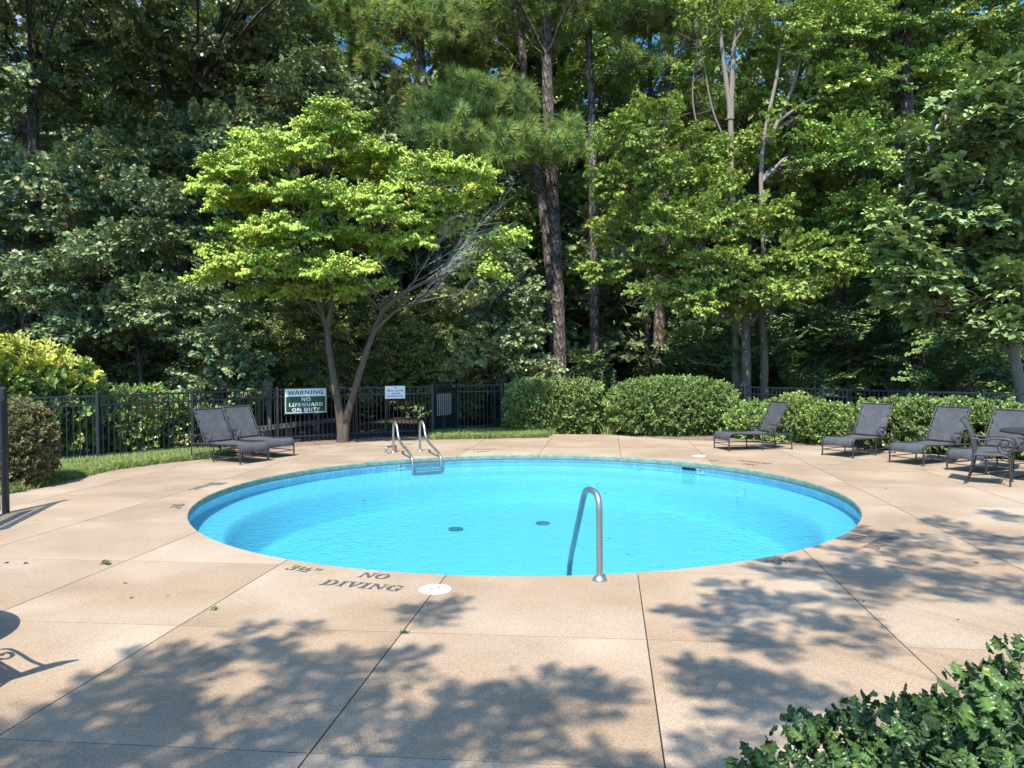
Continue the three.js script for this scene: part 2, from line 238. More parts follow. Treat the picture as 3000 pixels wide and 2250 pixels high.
// ---------------------------------------------------------------- chaise longues, chairs, tables
const LENGTH = 1.35;
function makeChaise(name) {
  const t = thing(name, '', 'chaise longue', V(0, 0, 0), 0, 'dark mesh chaise longues round the pool'), W = 0.31, r = 0.0125;
  for (const s of [-1, 1]) {
    const z = s * W;
    const rail = [V(0, 0.0, z), V(0.0, 0.345, z), V(0.45, 0.325, z), V(0.92, 0.318, z), V(LENGTH, 0.30, z)];
    const g = tube(bend(rail, 0.11, 6), 0.0145, 8); mesh('side_rail', g, M.iron, t);
    mesh('leg', tube([V(0.72, 0.325, z), V(0.72, 0, z)], r, 8), M.iron, t);
    mesh('leg', tube(bend([V(LENGTH + 0.02, 0, z), V(LENGTH, 0.3, z), V(LENGTH + 0.02, 0.475, z)], 0.1), r, 8), M.iron, t);
    for (const x of [0, 0.72, LENGTH + 0.02]) { const f = mesh('foot', new THREE.CylinderGeometry(0.016, 0.022, 0.014, 10), M.iron, t); f.position.set(x, 0.007, z); }
    const arm = [V(LENGTH + 0.02, 0.475, z), V(LENGTH - 0.12, 0.462, z), V(LENGTH - 0.32, 0.49, z), V(LENGTH - 0.45, 0.515, z)], cx = LENGTH - 0.49, cy = 0.425;
    for (let k = 0; k <= 16; k++) { const a = Math.PI * 0.55 + k / 16 * Math.PI * 1.55, q = 0.098 * (1 - 0.25 * k / 16); arm.push(V(cx + Math.cos(a) * q, cy + Math.sin(a) * q, z)); }
    for (let k = 1; k <= 8; k++) { const a = Math.PI * 2.1 + k / 8 * Math.PI * 1.3, q = 0.07 * (1 - 0.72 * k / 8); arm.push(V(cx + Math.cos(a) * q * 0.7 + 0.005, cy - 0.03 + Math.sin(a) * q * 0.8, z)); }
    const ar = mesh('armrest', tube(curve(arm, 70), 0.0115, 8), M.iron, t); const kn = mesh('scroll_end', new THREE.SphereGeometry(0.018, 10, 8), M.iron, ar); kn.position.copy(arm[arm.length - 1]);
    mesh('stretcher', tube([V(0.0, 0.115, z), V(LENGTH, 0.115, z)], 0.0075, 6), M.iron, t);
  }
  const bk = [V(0.98, 0.335, 0), V(1.05, 0.50, 0), V(1.20, 0.78, 0), V(1.29, 0.955, 0)];
  for (const s of [-1, 1]) mesh('back_frame', tube(curve(bk.map((p) => V(p.x, p.y, s * (W - 0.005))), 8), 0.0135, 8), M.iron, t);
  mesh('back_frame', tube([V(1.278, 0.932, -W), V(1.278, 0.932, W)], 0.010, 8), M.iron, t); mesh('back_frame', tube([V(0.99, 0.355, -W), V(0.99, 0.355, W)], 0.011, 8), M.iron, t);
  mesh('stretcher', tube([V(0, 0.115, -W), V(0, 0.115, W)], 0.0075, 6), M.iron, t); mesh('stretcher', tube([V(LENGTH, 0.115, -W), V(LENGTH, 0.115, W)], 0.0075, 6), M.iron, t);
  for (const s of [-1, 1]) mesh('stretcher', tube([V(0.72, 0.115, s * W), V(LENGTH, 0.115, -s * W)], 0.0075, 6), M.iron, t);
  mesh('prop_bar', tube(bend([V(1.16, 0.7, -0.2), V(1.30, 0.31, -0.2), V(1.30, 0.31, 0.2), V(1.16, 0.7, 0.2)], 0.02), 0.008, 6), M.iron, t);
  const seat = []; for (let k = 0; k <= 10; k++) { const a = Math.PI - k / 10 * Math.PI / 2; seat.push([0.095 + Math.cos(a) * 0.105, 0.235 + Math.sin(a) * 0.108]); } seat.unshift([-0.008, 0.205]);
  for (let k = 1; k <= 10; k++) { const x = 0.095 + k / 10 * 0.86; seat.push([x, 0.343 - 0.022 * Math.sin(k / 10 * Math.PI) - 0.012 * k / 10]); }
  mesh('seat_sling', band(seat, 0.005, 0.565), M.sling, t);
  const b2 = []; for (let k = 0; k <= 12; k++) { const p = new THREE.CatmullRomCurve3(bk).getPoint(k / 12 * 0.97 + 0.02); b2.push([p.x + 0.012 * Math.sin(k / 12 * Math.PI), p.y - 0.004]); }
  mesh('back_sling', band(b2, 0.005, 0.565), M.sling, t);
  for (const s of [-1, 1]) for (const f of [0.12, 0.36, 0.6, 0.84]) { const p = new THREE.CatmullRomCurve3(bk).getPoint(f); const m = mesh('sling_clip', box(0.012, 0.03, 0.05), M.iron, t); m.position.set(p.x, p.y, s * 0.29); m.rotation.z = -0.45; }
  return t;
}
const chaises = [
  [[701, 1362], [790, 1350], 'dark mesh chaise longue at the tall picket fence, beside the grass strip'],
  [[778, 1346], [867, 1335], 'dark mesh chaise longue next to the green warning sign'],
  [[2087, 1313], [2142, 1322], 'dark mesh chaise longue seen side on in front of the low shrubs'],
  [[2407, 1333.5], [2502, 1343], 'dark mesh chaise longue between the side-on chaise and the dark hedge'],
  [[2604, 1354.6], [2708, 1367], 'dark mesh chaise longue in front of the dark shaded hedge, behind the armchair'],
  [[2776, 1377], [2888, 1391], 'dark mesh chaise longue partly behind the patio armchair and round table'],
];
const turns = [148, 147, 12, 34, 28, 28].map(rad);
const chaise0 = makeChaise('chaise_longue');
chaises.forEach(([a, b, label], i) => {
  const p = ground(...a).add(ground(...b)).multiplyScalar(0.5); const o = i ? copy(chaise0, p, turns[i], label) : chaise0;
  o.position.copy(p); o.rotation.y = turns[i]; o.userData.label = label;
});
function makeChair() {                         // faces +x
  const t = thing('patio_armchair', '', 'chair', V(0, 0, 0), 0, 'dark wrought iron patio armchairs'), W = 0.26;
  for (const s of [-1, 1]) {
    const z = s * W;
    mesh('back_leg', tube(curve([V(-0.30, 0, z), V(-0.235, 0.16, z), V(-0.20, 0.40, z), V(-0.215, 0.60, z), V(-0.27, 0.78, z), V(-0.36, 0.925, z)], 20), 0.0125, 8), M.iron, t);
    mesh('front_leg', tube(bend([V(0.25, 0, z), V(0.235, 0.425, z), V(-0.20, 0.415, z)], 0.09, 6), 0.0125, 8), M.iron, t);
    const arm = [V(-0.235, 0.655, z), V(-0.1, 0.635, z), V(0.05, 0.65, z), V(0.17, 0.655, z)], cx = 0.185, cy = 0.545;
    for (let k = 0; k <= 16; k++) { const a = Math.PI / 2 - k / 16 * Math.PI * 1.6, q = 0.11 * (1 - 0.2 * k / 16); arm.push(V(cx + Math.cos(a) * q, cy + Math.sin(a) * q, z)); }
    for (let k = 1; k <= 8; k++) { const a = -Math.PI * 1.1 - k / 8 * Math.PI * 1.3, q = 0.07 * (1 - 0.7 * k / 8); arm.push(V(cx + Math.cos(a) * q - 0.02, cy + Math.sin(a) * q, z)); }
    mesh('armrest', tube(curve(arm, 64), 0.012, 8), M.iron, t);
    mesh('stretcher', tube([V(-0.245, 0.125, z), V(0.245, 0.125, -z)], 0.007, 6), M.iron, t);
    for (const x of [-0.30, 0.25]) { const f = mesh('foot', new THREE.CylinderGeometry(0.015, 0.021, 0.014, 10), M.iron, t); f.position.set(x, 0.007, z); }
  }
  const bp = [[-0.20, 0.44], [-0.203, 0.52], [-0.216, 0.60], [-0.25, 0.72], [-0.30, 0.84], [-0.345, 0.905]].reverse();
  mesh('back_sling', band(bp, 0.005, 0.48), M.sling, t);
  mesh('seat_sling', band([[-0.195, 0.418], [-0.05, 0.405], [0.1, 0.412], [0.2, 0.432]], 0.005, 0.50), M.sling, t);
  mesh('back_frame', tube([V(-0.352, 0.915, -W), V(-0.352, 0.915, W)], 0.011, 8), M.iron, t); mesh('seat_frame', tube([V(0.215, 0.43, -W), V(0.215, 0.43, W)], 0.011, 8), M.iron, t); mesh('seat_frame', tube([V(-0.2, 0.42, -W), V(-0.2, 0.42, W)], 0.011, 8), M.iron, t);
  return t;
}
const chair0 = makeChair(); chair0.position.copy(ground(2902, 1415)); chair0.rotation.y = -0.62; chair0.userData.label = 'dark wrought iron patio armchair turned side on by the round table';
copy(chair0, V(8.16, 0, -10.35), 1.5, 'dark wrought iron patio armchair beyond the round table, at the deck edge');
copy(chair0, V(-3.14, 0, -3.93), rad(144), 'dark wrought iron patio armchair whose shadow falls on the tree shaded slabs');
function makeTable(pos, label) {
  const t = thing('patio_table', label, 'table', pos, 0, 'round dark iron patio tables'), r = 0.6;
  mesh('table_top', new THREE.LatheGeometry([[0, 0.728], [r - 0.02, 0.728], [r, 0.722], [r + 0.006, 0.708], [r, 0.692], [r - 0.02, 0.69], [0, 0.70]].map((p) => new THREE.Vector2(...p)), 56), M.iron, t);
  for (let k = 0; k < 4; k++) {
    const a = k * Math.PI / 2 + 0.5, D = (q, y) => V(Math.cos(a) * q, y, Math.sin(a) * q); const pts = [D(0.40, 0.69), D(0.20, 0.60), D(0.09, 0.42), D(0.10, 0.22), D(0.26, 0.07), D(0.42, 0.015), D(0.50, 0.05), D(0.48, 0.10), D(0.435, 0.085), D(0.45, 0.05)];
    mesh('leg', tube(curve(pts, 36), 0.0135, 8), M.iron, t);
  }
  const ring = new THREE.TorusGeometry(0.1, 0.01, 8, 28); ring.rotateX(Math.PI / 2); ring.translate(0, 0.36, 0); mesh('ring', ring, M.iron, t);
}
makeTable(V(7.78, 0, -11.12), 'round dark iron patio table beside the side-on armchair');
makeTable(V(-3.95, 0, -4.42), 'round dark iron patio table beside the armchair on the tree shaded slabs');
// ---------------------------------------------------------------- fences
const picketGeo = new Map();
function pickets(t, L, h, y0, spacing) {
  const n = Math.max(2, Math.round(L / spacing)), key = h.toFixed(2); if (!picketGeo.has(key)) picketGeo.set(key, box(0.018, h - y0 - 0.03, 0.018, 0, (h - 0.03 + y0) / 2, 0));
  for (let i = 0; i < n; i++) { const m = mesh('picket', picketGeo.get(key), M.black, t); m.position.x = -L / 2 + (i + 0.5) * L / n; }
  for (const y of [h - 0.02, h - 0.185, 0.16]) mesh('rail', box(L, 0.034, 0.028, 0, y, 0), M.black, t);
}
const gp = (px, d) => { const q = ray(px, 1250); const t = d / -q.z; return V(q.x * t, -0.05, -d); };
function fencePost(parent, q, h) {
  const p = mesh('fence_post', box(0.058, h + 0.03, 0.058, 0, (h + 0.03) / 2, 0), M.black, parent); p.position.copy(q);
  const c = mesh('post_cap', new THREE.CylinderGeometry(0.02, 0.043, 0.022, 4), M.black, p); c.position.y = h + 0.04; c.rotation.y = Math.PI / 4;
}
function fence(label, pts, h) {
  const t = thing('picket_fence', label, 'fence', pts[0], 0, 'black metal picket fences round the pool');
  pts.forEach((p, i) => {
    fencePost(t, p.clone().sub(pts[0]), h);
    if (!i) return; const d = p.clone().sub(pts[i - 1]), panel = new THREE.Group(); panel.name = 'fence_panel'; t.add(panel);
    panel.position.copy(p).add(pts[i - 1]).multiplyScalar(0.5).sub(pts[0]); panel.rotation.y = Math.atan2(-d.z, d.x); pickets(panel, d.length() - 0.06, h, 0.06, 0.106);
  });
}
function gate(name, label, a, b, h, spacing) {
  const d = b.clone().sub(a), t = thing(name, label, 'gate', a.clone().add(b).multiplyScalar(0.5), Math.atan2(-d.z, d.x)), L = d.length() - 0.06;
  pickets(t, L, h, 0.06, spacing); for (const x of [-L / 2 + 0.02, L / 2 - 0.02]) mesh('stile', box(0.045, h - 0.03, 0.045, x, h / 2 + 0.03, 0), M.black, t); return t;
}
const leftLine = [V(-11.0, -0.05, -11.7), V(-9.3, -0.05, -12.75), gp(287, 14.0), gp(565, 15.45), gp(814, 17.3), gp(1045, 18.3), gp(1268, 19.15)];
const gateEnd = gp(1340, 20.1), g2 = gp(1470, 20.4), g3 = gp(1590, 20.9);
fence('black metal picket fence behind the pair of chaises, carrying the signs', leftLine, 1.26);
fence('short black metal picket fence between the open gate and the box hedge', [gateEnd, g2, g3], 1.26);
gate('picket_gate', 'narrow black picket gate standing open beside the grass strip', leftLine[6], gateEnd, 1.34, 0.088);
fence('black metal picket fence showing above the low shrubs and the dark hedge', [gp(2085, 20.6), gp(2182, 19.2), gp(2410, 17.4), gp(2656, 15.7), gp(2880, 14.6), gp(3120, 13.6)], 1.205);
{ // entrance gate at the open end of the deck: stands edge on
  const a = ground(17, 1503), b = V(a.x + 0.38, 0, a.z + 1.75), c = V(a.x - 0.02, 0, a.z + 0.08);
  const t = gate('entrance_gate', 'tall black picket gate standing edge on at the deck entrance', c, b, 1.45, 0.1); const L = c.distanceTo(b);
  const p = thing('gate_post', 'tall black gate post beside the brown clipped bush', 'post', a); mesh('post', box(0.058, 1.47, 0.058, 0, 0.735, 0), M.black, p); const cp = mesh('post_cap', new THREE.CylinderGeometry(0.02, 0.043, 0.022, 4), M.black, p); cp.position.y = 1.481; cp.rotation.y = Math.PI / 4;
  mesh('notice_board', box(L * 0.72, 0.34, 0.006, 0.08, 0.9, 0.016), new THREE.MeshStandardMaterial({ color: lin(0.25, 0.5, 0.5), roughness: 0.5 }), t);
}
// ---------------------------------------------------------------- signs
function signTexture(w, h, draw) { const c = document.createElement('canvas'); c.width = w; c.height = h; const x = c.getContext('2d'); draw(x, w, h); const t = new THREE.CanvasTexture(c); t.colorSpace = THREE.SRGBColorSpace; return t; }
function fit(x, s, cx, y, size, width, font, color) { x.font = font.replace('$', size); x.fillStyle = color; x.textAlign = 'center'; x.textBaseline = 'alphabetic'; const m = x.measureText(s).width; x.save(); x.translate(cx, y); x.scale(width / m, 1); x.fillText(s, 0, 0); x.restore(); }
function speckle(x, w, h, n, seed, col) { const R = rng(seed); x.fillStyle = col; for (let i = 0; i < n; i++) x.fillRect(R() * w, R() * h, 1 + R() * 3, 1 + R() * 3); }
function sign(name, label, c, w, h, turn, tex, edge) {
  const t = thing(name, label, 'sign', c, turn); mesh('panel', box(w, h, 0.012), edge, t);
  const f = mesh('sign_face', new THREE.PlaneGeometry(w - 0.004, h - 0.004), new THREE.MeshStandardMaterial({ map: tex, roughness: 0.45 }), t); f.position.z = 0.0085; return t;
}
const green = '#123a24', dkGreen = new THREE.MeshStandardMaterial({ color: new THREE.Color(green), roughness: 0.5 });
{
  const warn = signTexture(768, 512, (x, w, h) => {
    x.fillStyle = green; x.fillRect(0, 0, w, h); x.fillStyle = '#c9cdc8'; x.fillRect(16, 18, w - 32, h - 40); x.fillStyle = green; x.fillRect(30, 168, w - 60, h - 206);
    fit(x, 'WARNING', w / 2, 126, 104, 640, 'bold $px sans-serif', '#20242c'); fit(x, 'NO', w / 2, 258, 96, 176, 'bold $px sans-serif', '#c6cbc6'); fit(x, 'LIFEGUARD', w / 2, 360, 96, 620, 'bold $px sans-serif', '#c6cbc6'); fit(x, 'ON DUTY', w / 2, 458, 94, 510, 'bold $px sans-serif', '#c6cbc6'); speckle(x, w, h, 140, 4, 'rgba(210,220,210,0.35)');
  });
  const d = 17.42, a = at(832, 1137, d), b = at(947, 1214, d), c = a.clone().add(b).multiplyScalar(0.5);
  const dir = leftLine[5].clone().sub(leftLine[4]), turn = Math.atan2(-dir.z, dir.x);
  c.z = leftLine[4].z + (c.x - leftLine[4].x) * dir.z / dir.x + 0.045; sign('warning_sign', 'dark green and white lifeguard warning sign hung on the fence', c, (b.x - a.x) * 1.13, a.y - b.y, turn, warn, dkGreen);
  const shower = signTexture(512, 352, (x, w, h) => {
    x.fillStyle = '#dfe1e0'; x.fillRect(0, 0, w, h); x.fillStyle = '#2b3350'; x.beginPath(); x.moveTo(w / 2 - 36, 52); x.lineTo(w / 2 + 10, 24); x.lineTo(w / 2 + 62, 52); x.fill();
    fit(x, 'Please', 125, 158, 92, 180, 'italic bold $px serif', '#3a4a9c'); fit(x, 'SHOWER', 372, 156, 70, 216, 'bold $px sans-serif', '#303a66'); fit(x, 'BEFORE', 282, 234, 66, 224, 'italic bold $px sans-serif', '#3b4c9e'); fit(x, 'ENTERING POOL', 262, 308, 66, 424, 'bold $px sans-serif', '#2c355e');
  });
  const d2 = 18.6, a2 = at(1128, 1131, d2), b2 = at(1184, 1168, d2), c2 = a2.clone().add(b2).multiplyScalar(0.5), dir2 = leftLine[6].clone().sub(leftLine[5]);
  c2.z = leftLine[5].z + (c2.x - leftLine[5].x) * dir2.z / dir2.x + 0.06; sign('shower_sign', 'small white sign with blue lettering hung on the fence beside the gate', c2, (b2.x - a2.x) * 1.1, a2.y - b2.y, Math.atan2(-dir2.z, dir2.x), shower, M.white);
  // white board on the outer side of the gate, seen through its pickets
  const gd = gateEnd.clone().sub(leftLine[6]), gc = leftLine[6].clone().add(gateEnd).multiplyScalar(0.5), tn = Math.atan2(-gd.z, gd.x), nrm = V(Math.sin(tn), 0, Math.cos(tn));
  const t = thing('gate_board', 'blank white board fixed behind the pickets of the open gate', 'sign', gc.clone().addScaledVector(nrm, -0.03).setY(0.72), tn); mesh('panel', box(0.62, 0.56, 0.008), M.white, t);
}
// depth number tiles on the waterline
const depthTex = signTexture(160, 160, (x, w, h) => { x.fillStyle = '#d6dedf'; x.fillRect(0, 0, w, h); fit(x, '3', 50, 128, 140, 66, 'bold $px sans-serif', '#20242a'); fit(x, '½', 104, 112, 96, 48, 'bold $px sans-serif', '#20242a'); fit(x, '"', 142, 120, 110, 26, 'bold $px sans-serif', '#20242a'); });
function onWall(px, py) { const q = ray(px, py), o = camera.position, dx = o.x - POOL.x, dz = o.z - POOL.z, r = POOL.r + 0.028, A = q.x * q.x + q.z * q.z, B = 2 * (dx * q.x + dz * q.z), C = dx * dx + dz * dz - r * r, t = (-B + Math.sqrt(B * B - 4 * A * C)) / (2 * A); return V(o.x + q.x * t, 0, o.z + q.z * t); }
for (const [px, py, label] of [[1175, 1358, 'white depth number tile at the pool ladder'], [2054, 1370, 'white depth number tile beside the skimmer opening']]) {
  const p = onWall(px, py), a = Math.atan2(p.z - POOL.z, p.x - POOL.x); p.y = -0.125; const t = thing('depth_tile', label, 'tile', p, -Math.PI / 2 - a, 'depth number tiles on the waterline'); mesh('panel', box(0.15, 0.13, 0.01), M.white, t);
  const f = mesh('number', new THREE.PlaneGeometry(0.146, 0.126), new THREE.MeshStandardMaterial({ map: depthTex, roughness: 0.4 }), t); f.position.z = 0.0075;
}
{ // skimmer mouth
  const p = onWall(2018, 1362), a = Math.atan2(p.z - POOL.z, p.x - POOL.x); p.y = -0.118; const t = thing('skimmer_opening', 'dark skimmer slot in the far pool wall', 'skimmer', p, -Math.PI / 2 - a);
  mesh('throat', box(0.27, 0.06, 0.008), new THREE.MeshStandardMaterial({ color: lin(0.012, 0.02, 0.022), roughness: 0.8 }), t);
  for (const y of [-0.034, 0.034]) mesh('rim', box(0.30, 0.009, 0.016, 0, y, 0), M.white, t); for (const x of [-0.145, 0.145]) mesh('rim', box(0.009, 0.06, 0.016, x, 0, 0), M.white, t);
}
// skimmer lids in the deck
for (const [px, py, label] of [[1275, 1727, 'round white skimmer lid in the deck beside the painted no diving words'], [2048, 1336, 'round white skimmer lid in the deck near the side-on chaise']]) {
  const t = thing('deck_skimmer', label, 'skimmer', ground(px, py), 0.4, 'white deck skimmers'); mesh('lid', new THREE.LatheGeometry([[0, 0.010], [0.112, 0.010], [0.122, 0.006], [0.125, 0.0005]].map((p) => new THREE.Vector2(...p)), 40), M.white, t);
  for (const x of [-0.03, 0.03]) { const m = mesh('finger_hole', box(0.028, 0.002, 0.010), M.black, t); m.position.set(x, 0.0112, 0); }
}
// painted words on the deck: the tops of the letters point to the pool
function stencil(text, w, h, seed) {
  const t = signTexture(512, Math.round(512 * h / w), (x, W, H) => {
    x.clearRect(0, 0, W, H); const sz = H * 1.02; fit(x, text, W / 2, H * 0.9, sz, W * 0.96, 'bold $px serif', '#ffffff');
    x.globalCompositeOperation = 'destination-out'; const R = rng(seed); x.fillStyle = '#000';
    for (let i = 0; i < 240; i++) { x.beginPath(); x.ellipse(R() * W, R() * H, 1 + R() * R() * 9, 1 + R() * 3, R() * 3, 0, 7); x.fill(); }
    const n = text.length; for (let i = 0; i < n; i++) { x.fillRect((i + 0.5) / n * W - 3, H * 0.05, 6, H * 0.22); x.fillRect((i + 0.5) / n * W - 3, H * 0.72, 6, H * 0.25); }
  });
  return new THREE.MeshStandardMaterial({ map: t, alphaTest: 0.5, color: lin(0.055, 0.055, 0.06), roughness: 0.9 });
}
const stencils = { '3½"': [0.34, 0.19], NO: [0.28, 0.19], DIVING: [0.72, 0.19] }, sMat = {};
for (const k in stencils) sMat[k] = [1, 2].map((i) => stencil(k, ...stencils[k], k.length * 31 + i * 7));
function painted(px, py, text, label, i = 0) {
  const p = ground(px, py), a = Math.atan2(POOL.x - p.x, POOL.z - p.z), [w, h] = stencils[text]; p.y = 0.004;
  const t = thing('painted_marking', label, 'marking', p, a + Math.PI, 'black stencilled pool deck markings'); const g = new THREE.PlaneGeometry(w, h); g.rotateX(-Math.PI / 2); mesh('lettering', g, sMat[text][i % 2], t);
}
painted(893, 1668, '3½"', 'black stencilled depth number on the deck at the slab joint', 0);
painted(1100, 1687, 'NO', 'black stencilled word NO beside the white skimmer lid', 0);
painted(1062, 1715, 'DIVING', 'black stencilled word DIVING beside the white skimmer lid', 0);
painted(2292, 1643, '3½"', 'black stencilled depth number in the tree shade', 1); painted(2506, 1576, 'NO', 'black stencilled word NO in the dappled tree shade', 1); painted(2580, 1588, 'DIVING', 'black stencilled word DIVING in the dappled tree shade', 1);
painted(520, 1484, '3½"', 'black stencilled depth number across from the golden shrub', 0); painted(645, 1418, 'NO', 'black stencilled word NO near the pair of chaises', 1); painted(598, 1425, 'DIVING', 'black stencilled word DIVING near the pair of chaises', 1);
painted(1415, 1323, 'NO', 'faded black stencilled word NO near the pool ladder', 0); painted(1405, 1317, 'DIVING', 'faded black stencilled word DIVING near the pool ladder', 0);
painted(2195, 1361, 'NO', 'black stencilled word NO in front of the side-on chaise', 0); painted(2207, 1354, 'DIVING', 'black stencilled word DIVING in front of the side-on chaise', 1); painted(2082, 1349, '3½"', 'black stencilled depth number beside the far skimmer lid', 1);
// ---------------------------------------------------------------- wooden rail and nest box beyond the fence
{
  const a = at(640, 1268, 16.6), b = at(1010, 1226, 19.4), t = thing('wooden_railing', 'weathered grey wooden ramp railing behind the warning sign', 'railing', V(a.x, -0.05, a.z)), L = b.clone().sub(a).setY(0);
  const h0 = a.y + 0.05, h1 = b.y + 0.05;
  const bar = (y0, y1, hh, w) => { const g = box(1, hh, w); const l = Math.hypot(L.length(), y1 - y0); g.scale(l, 1, 1); g.rotateZ(Math.atan2(y1 - y0, L.length())); g.rotateY(Math.atan2(-L.z, L.x)); g.translate(L.x / 2, (y0 + y1) / 2, L.z / 2); mesh('rail', g, M.wood, t); };
  bar(h0, h1, 0.09, 0.04); bar(h0 - 0.05, h1 - 0.05, 0.02, 0.12); bar(h0 - 0.42, h1 - 0.42, 0.09, 0.04);
  for (const f of [0.05, 0.5, 0.95]) mesh('post', box(0.09, lerp(h0, h1, f), 0.09, L.x * f, lerp(h0, h1, f) / 2, L.z * f - 0.08), M.wood, t);
  const p = at(783, 1140, 18.2), nb = thing('nest_box', 'weathered wooden nest box on a post behind the fence', 'nest box', V(p.x, -0.05, p.z), 0.4);
  const py = p.y + 0.05; mesh('post', box(0.07, py, 0.07, 0.04, py / 2, -0.07), M.wood, nb); mesh('box_body', box(0.17, 0.26, 0.16, 0, py - 0.02, 0.05), M.wood, nb); mesh('back_board', box(0.18, 0.36, 0.025, 0.02, py + 0.0, -0.05), M.wood, nb);
  const roof = box(0.22, 0.02, 0.24); roof.rotateX(0.3); roof.translate(0, py + 0.13, 0.07); mesh('roof', roof, M.wood, nb); const hole = new THREE.CylinderGeometry(0.02, 0.02, 0.004, 16); hole.rotateX(Math.PI / 2); hole.translate(0, py + 0.03, 0.132); mesh('entrance_hole', hole, M.black, nb);
}
// ---------------------------------------------------------------- plant kit: leaves, boughs, trees
const LEAF = {};                                               // half widths at stations along a leaf of length 1
LEAF.ovate = [[0, 0], [0.22, 0.30], [0.55, 0.40], [0.82, 0.2], [1, 0]];
LEAF.oval = [[0, 0], [0.3, 0.36], [0.72, 0.36], [1, 0]];
LEAF.small = [[0, 0], [0.45, 0.5], [1, 0]];
LEAF.oak = [[0, 0], [0.12, 0.10], [0.24, 0.26], [0.33, 0.12], [0.47, 0.40], [0.56, 0.16], [0.70, 0.42], [0.80, 0.18], [0.9, 0.2], [1, 0]];
LEAF.maple = [[0, 0], [0.10, 0.30], [0.22, 0.12], [0.38, 0.60], [0.48, 0.20], [0.70, 0.30], [0.76, 0.12], [1, 0]];
LEAF.lance = [[0, 0], [0.35, 0.2], [0.75, 0.13], [1, 0]];
class Soup {
  constructor() { this.p = []; this.n = []; this.c = []; }
  tri(a, b, c, col, nrm) { const n = nrm || V(0, 0, 0).subVectors(b, a).cross(V(0, 0, 0).subVectors(c, a)).normalize(); for (const q of [a, b, c]) { this.p.push(q.x, q.y, q.z); this.n.push(n.x, n.y, n.z); this.c.push(col[0], col[1], col[2]); } }
  // leaf: at o, pointing along d, blade normal about u
  leaf(o, d, u, len, wid, shape, col, fold = 0.35, curl = 0.18) {
    const y = d.clone().normalize(), z = u.clone().addScaledVector(y, -u.dot(y)).normalize(), x = V(0, 0, 0).crossVectors(y, z);
    const P = (s, t, w) => o.clone().addScaledVector(y, t * len).addScaledVector(x, s * w * wid * len).addScaledVector(z, (w * wid * fold - curl * t * t) * len);
    const col2 = col.map((k) => k * 0.93);
    for (const s of [-1, 1]) for (let i = 0; i < shape.length - 1; i++) {
      const [t0, w0] = shape[i], [t1, w1] = shape[i + 1], m0 = P(s, t0, 0), m1 = P(s, t1, 0), e0 = P(s, t0, w0), e1 = P(s, t1, w1), c = s > 0 ? col : col2;
      if (w0 > 0) { if (s > 0) this.tri(m0, m1, e0, c); else this.tri(m0, e0, m1, c); } if (w1 > 0) { if (s > 0) this.tri(m1, e1, e0, c); else this.tri(m1, e0, e1, c); }
    }
  }
  stick(a, b, r0, r1, col) {
    const t = b.clone().sub(a).normalize(), u = (Math.abs(t.y) < 0.9 ? V(0, 1, 0) : V(1, 0, 0)).cross(t).normalize(), v = V(0, 0, 0).crossVectors(t, u), R = (p, k, r) => p.clone().addScaledVector(u, Math.cos(k * 2.0944) * r).addScaledVector(v, Math.sin(k * 2.0944) * r);
    for (let k = 0; k < 3; k++) { const a0 = R(a, k, r0), a1 = R(a, k + 1, r0), b0 = R(b, k, r1), b1 = R(b, k + 1, r1); this.tri(a0, b0, a1, col); this.tri(a1, b0, b1, col); }
  }
  build() { const g = new THREE.BufferGeometry(); for (const [k, a] of [['position', this.p], ['normal', this.n], ['color', this.c]]) g.setAttribute(k, new THREE.Float32BufferAttribute(a, 3)); return g; }
}
const leafMat = (gloss, rough, trans) => new THREE.MeshPhysicalMaterial({ vertexColors: true, roughness: 1, transmission: trans, thickness: 0, clearcoat: gloss, clearcoatRoughness: rough, side: THREE.DoubleSide });
const LM = { soft: leafMat(0.08, 0.4, 0.24), gloss: leafMat(0.5, 0.27, 0.16), wax: leafMat(0.6, 0.22, 0.14), needle: leafMat(0.15, 0.4, 0.12), holly: leafMat(0.4, 0.25, 0.1) };
const mixc = (a, b, t) => a.map((k, i) => k + (b[i] - k) * t);
function pickColor(pal, R) { const q = R(); const c = q < 0.08 && pal[2] ? pal[2] : mixc(pal[0], pal[1], R()); const k = 0.82 + 0.36 * R(); return c.map((v) => v * k); }
